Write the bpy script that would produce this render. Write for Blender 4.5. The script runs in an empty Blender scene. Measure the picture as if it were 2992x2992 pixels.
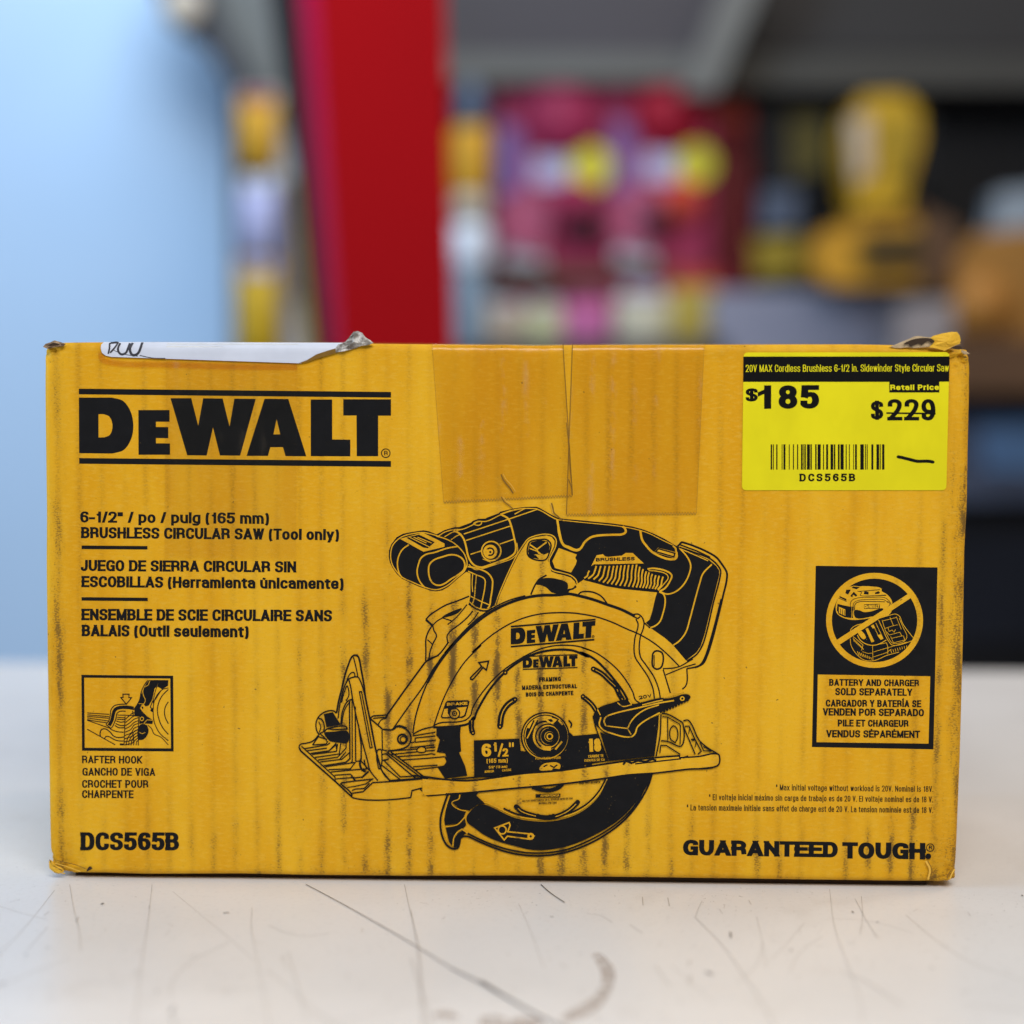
import bpy, math, random
from mathutils import Vector, Matrix
from mathutils.geometry import tessellate_polygon
random.seed(7)
sc = bpy.context.scene
C = sc.collection

# ------------------------------------------------------------------ camera
FPX = 5600.0                       # focal length in pixels of the 2992 px photograph
CAM = Vector((0.02049, -0.82881, 0.22811))
ROT = Matrix(((0.9997692, 0.0206371, 0.0059711),
              (-0.0076041, 0.0799773, 0.9967677),
              (0.0200929, -0.9965830, 0.0801157)))      # world -> camera
cd = bpy.data.cameras.new('camera')
co = bpy.data.objects.new('camera', cd); C.objects.link(co)
co.matrix_world = Matrix.Translation(CAM) @ ROT.transposed().to_4x4()
cd.sensor_width = 36.0
cd.lens = 36.0 * FPX / 2992.0
cd.clip_start = 0.01; cd.clip_end = 100
cd.dof.use_dof = True
cd.dof.focus_distance = 0.834
cd.dof.aperture_fstop = cd.lens / 23.5
sc.camera = co

# ------------------------------------------------------------------ light
w = bpy.data.worlds.new('World'); sc.world = w; w.use_nodes = True
bg = w.node_tree.nodes['Background']
bg.inputs[0].default_value = (0.80, 0.88, 1.0, 1); bg.inputs[1].default_value = 0.17

def area(name, loc, target, sx, sy, power, color):
    l = bpy.data.lights.new(name, 'AREA'); l.shape = 'RECTANGLE'
    l.size = sx; l.size_y = sy; l.energy = power; l.color = color
    o = bpy.data.objects.new(name, l); C.objects.link(o)
    o.location = loc
    o.rotation_euler = (Vector(target) - Vector(loc)).to_track_quat('-Z', 'Y').to_euler()
    return o
area('ceiling_light_near', (0.30, -1.55, 1.75), (0.0, 0.0, 0.12), 1.5, 1.0, 47, (1.0, 0.965, 0.92))
area('window_light', (-2.1, -0.1, 0.9), (0.0, 0.4, 0.1), 1.4, 1.4, 36, (0.50, 0.72, 1.0))
area('ceiling_light_warm', (1.5, 0.9, 1.7), (0.1, 0.5, 0.0), 0.8, 0.8, 12, (1.0, 0.80, 0.58))
area('ceiling_light_far', (0.1, 1.35, 2.3), (0.2, 2.7, 0.2), 1.6, 0.6, 20, (1.0, 0.95, 0.90))
area('wall_wash_light', (-0.45, 1.35, 1.25), (-0.60, 2.5, 0.25), 0.6, 0.6, 11.5, (0.56, 0.78, 1.0))  # unseen lamp added to brighten the pale blue wall
sc.view_settings.view_transform = 'Standard'; sc.view_settings.look = 'None'
sc.view_settings.exposure = 0.0; sc.view_settings.gamma = 1.0
sc.view_settings.use_curve_mapping = False
sc.render.engine = 'CYCLES'
sc.cycles.use_denoising = True
sc.cycles.max_bounces = 8; sc.cycles.transparent_max_bounces = 24

# ------------------------------------------------------------------ picture <-> world
def ray(px, py):
    return ROT.transposed() @ Vector(((px - 1496) / FPX, (1496 - py) / FPX, -1.0))
def on_front(px, py):              # point of the box's front plane (y = 0): (x, z)
    d = ray(px, py); t = -CAM.y / d.y
    p = CAM + d * t
    return p.x, p.z
def on_table(px, py):
    d = ray(px, py); t = -CAM.z / d.z
    p = CAM + d * t
    return p.x, p.y
K19 = 2992.0 / 1932.0
def at(px, py, Y):                 # 1932 px picture coords, world plane y = Y
    d = ray(px * K19, py * K19); t = (Y - CAM.y) / d.y
    return CAM + d * t

# ------------------------------------------------------------------ node helpers
class NT:
    def __init__(s, name):
        s.m = bpy.data.materials.new(name); s.m.use_nodes = True
        s.t = s.m.node_tree; s.b = s.t.nodes['Principled BSDF']
        s.out = s.t.nodes['Material Output']
        s.tc = None
    def n(s, typ, **k):
        nd = s.t.nodes.new(typ)
        for a, v in k.items(): setattr(nd, a, v)
        return nd
    def put(s, sock, v):
        if isinstance(v, bpy.types.NodeSocket): s.t.links.new(v, sock)
        elif isinstance(v, (tuple, list)) and sock.type == 'RGBA' and len(v) == 3: sock.default_value = (*v, 1)
        else: sock.default_value = v
    def obj(s):
        if s.tc is None: s.tc = s.n('ShaderNodeTexCoord')
        return s.tc.outputs['Object']
    def xyz(s):
        q = s.n('ShaderNodeSeparateXYZ'); s.put(q.inputs[0], s.obj()); return q.outputs
    def math(s, op, a, b=0.0, c=0.0, clamp=False):
        q = s.n('ShaderNodeMath', operation=op, use_clamp=clamp)
        for i, v in enumerate((a, b, c)): s.put(q.inputs[i], v)
        return q.outputs[0]
    def scale(s, v):                # object coords multiplied per axis
        q = s.n('ShaderNodeVectorMath', operation='MULTIPLY'); s.put(q.inputs[0], s.obj())
        q.inputs[1].default_value = v; return q.outputs[0]
    def noise(s, v, scale=1.0, detail=3.0, rough=0.55, dist=0.0):
        q = s.n('ShaderNodeTexNoise'); s.put(q.inputs['Vector'], v); q.inputs['Scale'].default_value = scale
        q.inputs['Detail'].default_value = detail; q.inputs['Roughness'].default_value = rough
        q.inputs['Distortion'].default_value = dist
        return q.outputs['Fac']
    def ss(s, v, lo, hi, a=0.0, b=1.0):
        q = s.n('ShaderNodeMapRange', interpolation_type='SMOOTHSTEP'); s.put(q.inputs[0], v)
        s.put(q.inputs[1], lo); s.put(q.inputs[2], hi); s.put(q.inputs[3], a); s.put(q.inputs[4], b); return q.outputs[0]
    def mix(s, f, a, b, blend='MIX'):
        q = s.n('ShaderNodeMix', data_type='RGBA', blend_type=blend)
        s.put(q.inputs[0], f); s.put(q.inputs[6], a); s.put(q.inputs[7], b); return q.outputs[2]
    def gauss(s, x, z, cx, cz, sx, sz):
        a = s.math('DIVIDE', s.math('SUBTRACT', x, cx), sx); b = s.math('DIVIDE', s.math('SUBTRACT', z, cz), sz)
        r = s.math('ADD', s.math('MULTIPLY', a, a), s.math('MULTIPLY', b, b))
        return s.math('POWER', 2.718, s.math('MULTIPLY', r, -1.0))
    def bump(s, h, strength, dist):
        q = s.n('ShaderNodeBump'); s.put(q.inputs['Height'], h); q.inputs['Strength'].default_value = strength
        q.inputs['Distance'].default_value = dist; s.put(s.b.inputs['Normal'], q.outputs[0])
    def set(s, **k):
        nm = dict(color='Base Color', rough='Roughness', spec='Specular IOR Level', metal='Metallic', alpha='Alpha', coat='Coat Weight', sheen='Sheen Weight')
        for a, v in k.items(): s.put(s.b.inputs[nm[a]], v)
        return s

def plain(name, col, rough=0.5, var=0.12, scale=30.0, metal=0.0, spec=0.18):
    t = NT(name)
    f = t.noise(t.obj(), scale, 3)
    d = tuple(c * (1 - var) for c in col); l = tuple(min(1, c * (1 + var)) for c in col)
    t.set(color=t.mix(f, d, l), rough=t.math('MULTIPLY_ADD', f, 0.15, rough - 0.07), metal=metal, spec=spec)
    return t.m

# ------------------------------------------------------------------ materials
YEL = (0.690, 0.345, 0.0120)
def board_material():
    t = NT('printed_yellow_board')
    X, Y, Z = t.xyz()
    big = t.noise(t.scale((26, 26, 7)), 1.0, 4, .6)
    fib = t.noise(t.scale((260, 260, 900)), 1.0, 3, 0.6)
    fine = t.noise(t.obj(), 1500, 2, 0.6)
    base = t.mix(t.ss(big, .35, .68), (0.660, 0.318, 0.0060), (0.740, 0.405, 0.0150))
    base = t.mix(t.math('MULTIPLY', t.ss(fib, .45, .75), 0.42), base, (0.74, 0.45, 0.06))
    base = t.mix(t.ss(fine, .56, .80, 0, .42), base, (0.33, 0.19, 0.02))
    # rubbed flute lines: dark dirt on the ridges of the corrugation
    x0f = on_front(1324, 1800)[0]; per = (on_front(1968, 1800)[0] - x0f) / 10
    wob = t.math('MULTIPLY_ADD', t.math('SUBTRACT', t.noise(t.scale((14, 14, 10)), 1.0, 2), .5), 0.0034, t.math('SUBTRACT', X, x0f))
    c = t.math('COSINE', t.math('MULTIPLY', wob, 2 * math.pi / per))
    ridge = t.math('POWER', t.math('MULTIPLY_ADD', c, 0.5, 0.5), 2.6)
    broken = t.ss(t.noise(t.scale((75, 75, 40)), 1.0, 4, .65), .36, .66)
    reg = None
    for (px, py, sx, sz, k) in ((1330, 1880, .050, .055, 1.1), (1150, 2100, .06, .06, .75), (1600, 2150, .075, .055, .9), (1452, 2195, .010, .010, -1.3), (1690, 2195, .008, .008, -.7), (1380, 1650, .035, .05, .6), (1500, 2500, .12, .014, .6),
                             (1700, 2050, .04, .06, .6), (2680, 2450, .024, .045, 1.25), (2815, 1400, .008, .10, 1.3), (2765, 1880, .006, .07, 1.2), (175, 1750, .010, .11, .85), (2640, 1700, .04, .08, .4),
                             (400, 2450, .10, .02, .45), (900, 2300, .10, .07, .42), (2400, 2490, .10, .016, .6), (1900, 2520, .10, .014, .7), (600, 1900, .12, .05, .16), (760, 1080, .12, .012, .30), (2450, 1350, .03, .1, .12)):
        x0, z0 = on_front(px, py)
        g = t.math('MULTIPLY', t.gauss(X, Z, x0, z0, sx, sz), k)
        reg = g if reg is None else t.math('ADD', reg, g)
    dens = t.math('MULTIPLY', t.math('MULTIPLY_ADD', t.math('MULTIPLY', ridge, broken), 1.0, 0.12), t.math('MULTIPLY', reg, 0.98))
    patch = t.ss(t.noise(t.scale((60, 60, 60)), 1.0, 3, .6), .45, .7)
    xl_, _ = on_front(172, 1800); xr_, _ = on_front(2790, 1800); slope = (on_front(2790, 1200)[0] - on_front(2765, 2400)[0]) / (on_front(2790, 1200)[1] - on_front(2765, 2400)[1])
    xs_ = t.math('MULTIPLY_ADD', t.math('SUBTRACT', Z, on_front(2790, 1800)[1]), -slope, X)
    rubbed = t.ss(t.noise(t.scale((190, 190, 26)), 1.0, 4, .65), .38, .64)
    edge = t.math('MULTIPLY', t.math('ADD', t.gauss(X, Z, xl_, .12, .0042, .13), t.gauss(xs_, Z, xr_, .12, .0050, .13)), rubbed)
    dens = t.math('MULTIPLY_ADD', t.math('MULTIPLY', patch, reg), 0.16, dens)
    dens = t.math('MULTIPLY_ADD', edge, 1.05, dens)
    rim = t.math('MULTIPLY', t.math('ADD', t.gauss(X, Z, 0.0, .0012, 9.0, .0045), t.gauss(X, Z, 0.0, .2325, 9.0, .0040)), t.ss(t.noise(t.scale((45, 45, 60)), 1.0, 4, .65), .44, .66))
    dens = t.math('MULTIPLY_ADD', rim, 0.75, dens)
    grain = t.noise(t.scale((900, 900, 1700)), 1.0, 2.0, .7)
    lim = t.math('MULTIPLY_ADD', dens, -0.205, 0.735)
    speck = t.ss(t.math('SUBTRACT', grain, lim), -0.035, 0.13)
    soft = t.math('ADD', t.math('MULTIPLY', dens, 0.17, clamp=True), 0.0)
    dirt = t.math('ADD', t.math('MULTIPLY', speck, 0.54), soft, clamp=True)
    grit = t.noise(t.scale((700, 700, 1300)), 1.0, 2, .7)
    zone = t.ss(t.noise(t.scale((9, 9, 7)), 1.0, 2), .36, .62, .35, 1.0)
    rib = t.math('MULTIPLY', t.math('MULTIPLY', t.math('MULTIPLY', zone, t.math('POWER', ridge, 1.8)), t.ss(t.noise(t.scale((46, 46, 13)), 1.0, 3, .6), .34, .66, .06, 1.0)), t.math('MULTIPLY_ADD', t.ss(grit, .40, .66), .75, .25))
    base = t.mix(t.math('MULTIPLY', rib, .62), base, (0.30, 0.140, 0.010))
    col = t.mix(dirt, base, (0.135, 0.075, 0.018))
    # lone dark specks
    sp = t.ss(t.noise(t.scale((420, 420, 420)), 1.0, 1.0), .765, .80, 0, .7)
    col = t.mix(sp, col, (0.08, 0.05, 0.02))
    flat = t.math('MULTIPLY', t.math('MULTIPLY_ADD', c, .5, .5), .00005)
    h = t.math('ADD', t.math('MULTIPLY', fib, .00004), t.math('MULTIPLY', fine, .00003))
    bow = t.math('MULTIPLY', t.noise(t.scale((17, 17, 11)), 1.0, 2), .0016)
    t.bump(t.math('ADD', t.math('ADD', h, flat), bow), 0.6, 1.0)
    t.set(color=col, rough=t.math('MULTIPLY_ADD', fib, 0.2, 0.46), spec=0.13)
    return t.m
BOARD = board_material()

def ink_material(name, col=(0.0065, 0.0065, 0.0072)):
    t = NT(name)
    sp = t.ss(t.noise(t.scale((800, 800, 800)), 1.0, 2.0, .7), .69, .77)
    pt = t.ss(t.noise(t.scale((70, 70, 50)), 1.0, 2.0), .42, .66)
    k = t.math('MULTIPLY', t.math('MULTIPLY', sp, pt), .55)
    cl = t.noise(t.scale((160, 160, 160)), 1.0, 3)
    base = t.mix(cl, col, tuple(c * 1.9 for c in col))
    t.set(color=t.mix(k, base, (0.30, 0.20, 0.06)), rough=0.6, spec=0.06)
    t.bump(t.math('MULTIPLY', t.noise(t.scale((260, 260, 900)), 1.0, 3), .00004), .5, 1.0)
    return t.m
INK = ink_material('black_ink')

def tape_material(name, tint, gloss, rough, haze):
    t = NT(name)
    X, Y, Z = t.xyz()
    tr = t.n('ShaderNodeBsdfTransparent')
    f = t.noise(t.scale((30, 30, 12)), 1.0, 3)
    t.put(tr.inputs[0], t.mix(f, tint, tuple(min(1, c * 1.10) for c in tint)))
    gl = t.n('ShaderNodeBsdfGlossy'); gl.inputs['Roughness'].default_value = rough
    df = t.n('ShaderNodeBsdfDiffuse'); df.inputs[0].default_value = (.70, .55, .38, 1)
    # chalky worn rub marks along the flutes
    c = t.math('COSINE', t.math('MULTIPLY', X, 2 * math.pi / 0.00945))
    ridge = t.math('POWER', t.math('MULTIPLY_ADD', c, .5, .5), 5.0)
    wear = t.math('MULTIPLY', t.math('MULTIPLY', ridge, t.ss(t.noise(t.scale((60, 60, 40)), 1.0, 4, .7), .50, .66)), haze)
    lw = t.n('ShaderNodeLayerWeight'); lw.inputs[0].default_value = 0.2
    m1 = t.n('ShaderNodeMixShader'); t.put(m1.inputs[0], wear); t.t.links.new(tr.outputs[0], m1.inputs[1]); t.t.links.new(df.outputs[0], m1.inputs[2])
    m2 = t.n('ShaderNodeMixShader'); t.put(m2.inputs[0], t.math('MULTIPLY_ADD', lw.outputs['Fresnel'], 0.5, gloss))
    t.t.links.new(m1.outputs[0], m2.inputs[1]); t.t.links.new(gl.outputs[0], m2.inputs[2])
    b = t.n('ShaderNodeBump'); b.inputs['Strength'].default_value = 1.0; b.inputs['Distance'].default_value = .0018
    t.put(b.inputs['Height'], t.noise(t.scale((90, 90, 35)), 1.0, 3)); t.t.links.new(b.outputs[0], gl.inputs['Normal'])
    t.t.links.new(m2.outputs[0], t.out.inputs[0])
    return t.m
TAPE = tape_material('brown_packing_tape', (0.975, 0.915, 0.70), 0.022, 0.22, 0.11)
CLEAR = tape_material('clear_packing_tape', (0.99, 0.968, 0.89), 0.012, 0.22, 0.02)

def sticker_material():
    t = NT('fluorescent_yellow_label')
    f = t.noise(t.scale((40, 40, 25)), 1.0, 3)
    t.set(color=t.mix(t.ss(f, .3, .7), (0.68, 0.595, 0.0015), (0.77, 0.68, 0.003)), rough=.34, spec=.45)
    t.bump(t.math('MULTIPLY', t.noise(t.scale((120, 120, 60)), 1.0, 3), .00008), .5, 1.0)
    return t.m
LABEL = sticker_material()
def label_ink():
    t = NT('thermal_black'); t.set(color=(.006, .006, .006), rough=.4, spec=.08)
    f = t.noise(t.scale((500, 500, 500)), 1.0, 2); t.put(t.b.inputs['Roughness'], t.math('MULTIPLY_ADD', f, .15, .34)); return t.m
TINK = label_ink()
WHITE = plain('white_paper', (.60, .635, .73), .35, .14, 60)
SEAM = plain('tape_seam', (.40, .215, .022), .6, .3, 300)
def torn_paper():
    t = NT('torn_grey_paper')
    f = t.noise(t.obj(), 260, 4, .65)
    t.set(color=t.mix(t.ss(f, .40, .66), (.16, .14, .12), (.62, .60, .57)), rough=.8); t.bump(t.math('MULTIPLY', f, .0012), .8, 1.0); return t.m
TORN = torn_paper()
def raw_board():
    t = NT('raw_cardboard')
    f = t.noise(t.obj(), 420, 4, .65)
    t.set(color=t.mix(t.ss(f, .35, .66), (.12, .068, .035), (.40, .27, .16)), rough=.85); t.bump(t.math('MULTIPLY', f, .001), .8, 1.0); return t.m
RAW = raw_board()
FLAP = plain('torn_yellow_liner', (.70, .40, .030), .6, .16, 260)
PALERAW = plain('pale_torn_liner', (.46, .34, .20), .8, .35, 420)
DARKRAW = plain('shaded_fluting', (.045, .028, .018), .9, .3, 300)
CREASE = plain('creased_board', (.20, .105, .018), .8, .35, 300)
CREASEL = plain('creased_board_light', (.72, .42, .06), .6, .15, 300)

# ------------------------------------------------------------------ mesh helpers
def link(name, me, mats, parent=None):
    for m in (mats if isinstance(mats, (list, tuple)) else [mats]): me.materials.append(m)
    o = bpy.data.objects.new(name, me); C.objects.link(o)
    if parent is not None: o.parent = parent
    return o
def tag(o, label, cat=None, group=None, kind=None):
    if label: o['label'] = label
    if cat: o['category'] = cat
    if group: o['group'] = group
    if kind: o['kind'] = kind
    return o

class MB:                           # plain 3-D mesh collector
    def __init__(s): s.v = []; s.f = []; s.mi = []
    def add(s, vs, fs, mi=0):
        o = len(s.v); s.v += [tuple(v) for v in vs]
        s.f += [tuple(i + o for i in f) for f in fs]; s.mi += [mi] * len(fs); return s
    def box(s, a, b, mi=0):
        x0, y0, z0 = a; x1, y1, z1 = b
        return s.add([(x0,y0,z0),(x1,y0,z0),(x1,y1,z0),(x0,y1,z0),(x0,y0,z1),(x1,y0,z1),(x1,y1,z1),(x0,y1,z1)],
                     [(0,3,2,1),(4,5,6,7),(0,1,5,4),(1,2,6,5),(2,3,7,6),(3,0,4,7)], mi)
    def prism(s, front, depth, mi=0):   # outline of 3-D points, extruded along +y by depth
        n = len(front); back = [(p[0], p[1] + depth, p[2]) for p in front]
        tri = tessellate_polygon([[Vector(p) for p in front]])
        fs = [tuple(t) for t in tri] + [tuple(i + n for i in t[::-1]) for t in tri]
        fs += [(i, (i + 1) % n, (i + 1) % n + n, i + n) for i in range(n)]
        return s.add(list(front) + back, fs, mi)
    def lathe(s, base, prof, seg=20, axis='z', mi=0):
        vs = []
        for (r, h) in prof:
            for k in range(seg):
                a = 2 * math.pi * k / seg
                p = (r * math.cos(a), r * math.sin(a), h)
                if axis == 'y': p = (p[0], h, p[1])
                if axis == 'x': p = (h, p[0], p[1])
                vs.append((base[0] + p[0], base[1] + p[1], base[2] + p[2]))
        m = len(prof)
        fs = [(i * seg + k, i * seg + (k + 1) % seg, (i + 1) * seg + (k + 1) % seg, (i + 1) * seg + k) for i in range(m - 1) for k in range(seg)]
        fs += [tuple(range(seg))[::-1], tuple((m - 1) * seg + k for k in range(seg))]
        return s.add(vs, fs, mi)
    def build(s, name, mats, parent=None, smooth=False, bevel=0.0):
        me = bpy.data.meshes.new(name); me.from_pydata(s.v, [], s.f); me.update()
        for p, i in zip(me.polygons, s.mi): p.material_index = i; p.use_smooth = smooth
        o = link(name, me, mats, parent)
        if bevel:
            b = o.modifiers.new('bevel', 'BEVEL'); b.width = bevel; b.segments = 3; b.limit_method = 'ANGLE'
        return o

# ---- flat print: authored in pixels of the photograph, laid on the box's front panel
def parse(s, fr=None):
    pts = []
    for a in s.split():
        x, y = a.split(',')[:2]; pts.append((float(x), float(y)))
    return fr.pts(pts) if fr else pts
class Frame:
    def __init__(s, x, y, k): s.x = x; s.y = y; s.k = k
    def pts(s, p): return [(s.x + a * s.k, s.y + b * s.k) for a, b in p]
def smooth_path(p, closed=False, n=5):
    if len(p) < 3: return list(p)
    out = []; m = len(p)
    rng = range(m) if closed else range(m - 1)
    for i in rng:
        p1 = p[i]; p2 = p[(i + 1) % m]
        p0 = p[i - 1] if (i > 0 or closed) else p1
        p3 = p[(i + 2) % m] if (i + 2 < m or closed) else p2
        d = math.dist(p1, p2)
        def tan(a, b, c):           # tangent at b, limited so that uneven spacing makes no loops
            la, lc = math.dist(a, b) or 1e-6, math.dist(b, c) or 1e-6
            tx = (b[0] - a[0]) / la + (c[0] - b[0]) / lc; ty = (b[1] - a[1]) / la + (c[1] - b[1]) / lc
            return tx * .5, ty * .5
        t1 = tan(p0, p1, p2) if p0 != p1 else ((p2[0] - p1[0]) / (d or 1), (p2[1] - p1[1]) / (d or 1))
        t2 = tan(p1, p2, p3) if p3 != p2 else ((p2[0] - p1[0]) / (d or 1), (p2[1] - p1[1]) / (d or 1))
        for k in range(n):
            t = k / n; h1 = 2*t**3 - 3*t**2 + 1; h2 = t**3 - 2*t**2 + t; h3 = -2*t**3 + 3*t**2; h4 = t**3 - t**2
            out.append((h1*p1[0] + h2*d*t1[0] + h3*p2[0] + h4*d*t2[0], h1*p1[1] + h2*d*t1[1] + h3*p2[1] + h4*d*t2[1]))
    if not closed: out.append(p[-1])
    return out
def ribbon(p, wd, closed=False):
    q = [p[0]]
    for a in p[1:]:
        if math.dist(a, q[-1]) > 1e-4: q.append(a)
    if closed and len(q) > 2 and math.dist(q[0], q[-1]) < 1e-4: q.pop()
    n = len(q)
    if n < 2: return [], []
    L = []; R = []
    for i in range(n):
        a = q[i - 1] if (i > 0 or closed) else None
        b = q[(i + 1) % n] if (i < n - 1 or closed) else None
        c = q[i]
        def nrm(u, v):
            dx, dy = v[0] - u[0], v[1] - u[1]; l = math.hypot(dx, dy) or 1e-9; return -dy / l, dx / l
        if a is None: nx, ny = nrm(c, b); m = 1
        elif b is None: nx, ny = nrm(a, c); m = 1
        else:
            n1 = nrm(a, c); n2 = nrm(c, b); nx, ny = n1[0] + n2[0], n1[1] + n2[1]
            l = math.hypot(nx, ny)
            if l < 0.35: nx, ny = n1; m = 1
            else:
                nx /= l; ny /= l; m = min(2.2, 1 / max(.3, nx * n1[0] + ny * n1[1]))
        h = wd / 2 * m
        L.append((c[0] + nx * h, c[1] + ny * h)); R.append((c[0] - nx * h, c[1] - ny * h))
    vs = L + R
    fs = [(i, (i + 1) % n, (i + 1) % n + n, i + n) for i in range(n if closed else n - 1)]
    return vs, fs

class Print:
    """flat coloured shapes on the front panel; every shape lies a hair above the one before it"""
    step = 0.0000006
    def __init__(s, base=0.00005, surf=None):
        s.v = []; s.f = []; s.mi = []; s.h = base; s.surf = surf; s.gain = (1.0, 1.0)
    def raw(s, vs, fs, mi=0, at=None):
        o = len(s.v)
        if at is None: s.h += s.step
        else:                       # a pen stroke that may cross itself: it climbs a hair from its start to its end
            for j, (x, y) in enumerate(vs):
                X, Z = on_front(x, y); s.v.append((X, -(s.h + at + 3e-6 * j / len(vs)), Z))
        for (x, y) in (vs if at is None else ()):
            X, Z = on_front(x, y)
            s.v.append((X, (board_y(X, Z) if s.surf else 0.0) - s.h, Z))
        s.f += [tuple(i + o for i in f) for f in fs]; s.mi += [mi] * len(fs)
    def fill(s, pts, mi=0, holes=()):
        polys = [pts] + list(holes)
        tri = tessellate_polygon([[Vector((a, b, 0)) for a, b in q] for q in polys])
        s.raw([a for q in polys for a in q], [tuple(t) for t in tri], mi)
    def stroke(s, pts, wd, mi=0, closed=False):
        vs, fs = ribbon(pts, wd * s.gain[mi], closed)
        if fs: s.raw(vs, fs, mi)
    def circle(s, c, r, mi=0, ry=None, n=40):
        s.fill([(c[0] + r * math.cos(2*math.pi*k/n), c[1] + (ry or r) * math.sin(2*math.pi*k/n)) for k in range(n)], mi)
    def ring(s, c, r, wd, mi=0, ry=None, n=56, a0=0, a1=360):
        full = a1 - a0 >= 360
        p = [(c[0] + r * math.cos(math.radians(a0 + (a1 - a0)*k/n)), c[1] + (ry or r) * math.sin(math.radians(a0 + (a1 - a0)*k/n))) for k in range(n + (0 if full else 1))]
        s.stroke(p, wd, mi, full)
    def art(s, fr, prog):
        """one line per shape:  F|S|L [mat][width]: points   F fill, G smooth fill, S smooth stroke, L straight stroke; c = closed"""
        for ln in prog.strip().splitlines():
            ln = ln.strip()
            if not ln or ln[0] == '#': continue
            head, body = ln.split(':')
            op = head[0]; mi = 1 if 'y' in head else 0; cl = 'c' in head
            wd = float(''.join(ch for ch in head[1:] if ch.isdigit() or ch == '.') or 9) * fr.k
            p = parse(body, fr)
            if op == 'F': s.fill(p, mi)
            elif op == 'G': s.fill(smooth_path(p, True), mi)
            elif op == 'S': s.stroke(smooth_path(p, cl), wd, mi, cl)
            elif op == 'L': s.stroke(p, wd, mi, cl)
    def build(s, name, mats, parent):
        me = bpy.data.meshes.new(name); me.from_pydata(s.v, [], s.f); me.update()
        # faces look towards the camera (-y)
        for p, i in zip(me.polygons, s.mi):
            p.material_index = i
            if p.normal.y > 0: p.flip()
        return link(name, me, mats, parent)

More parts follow.
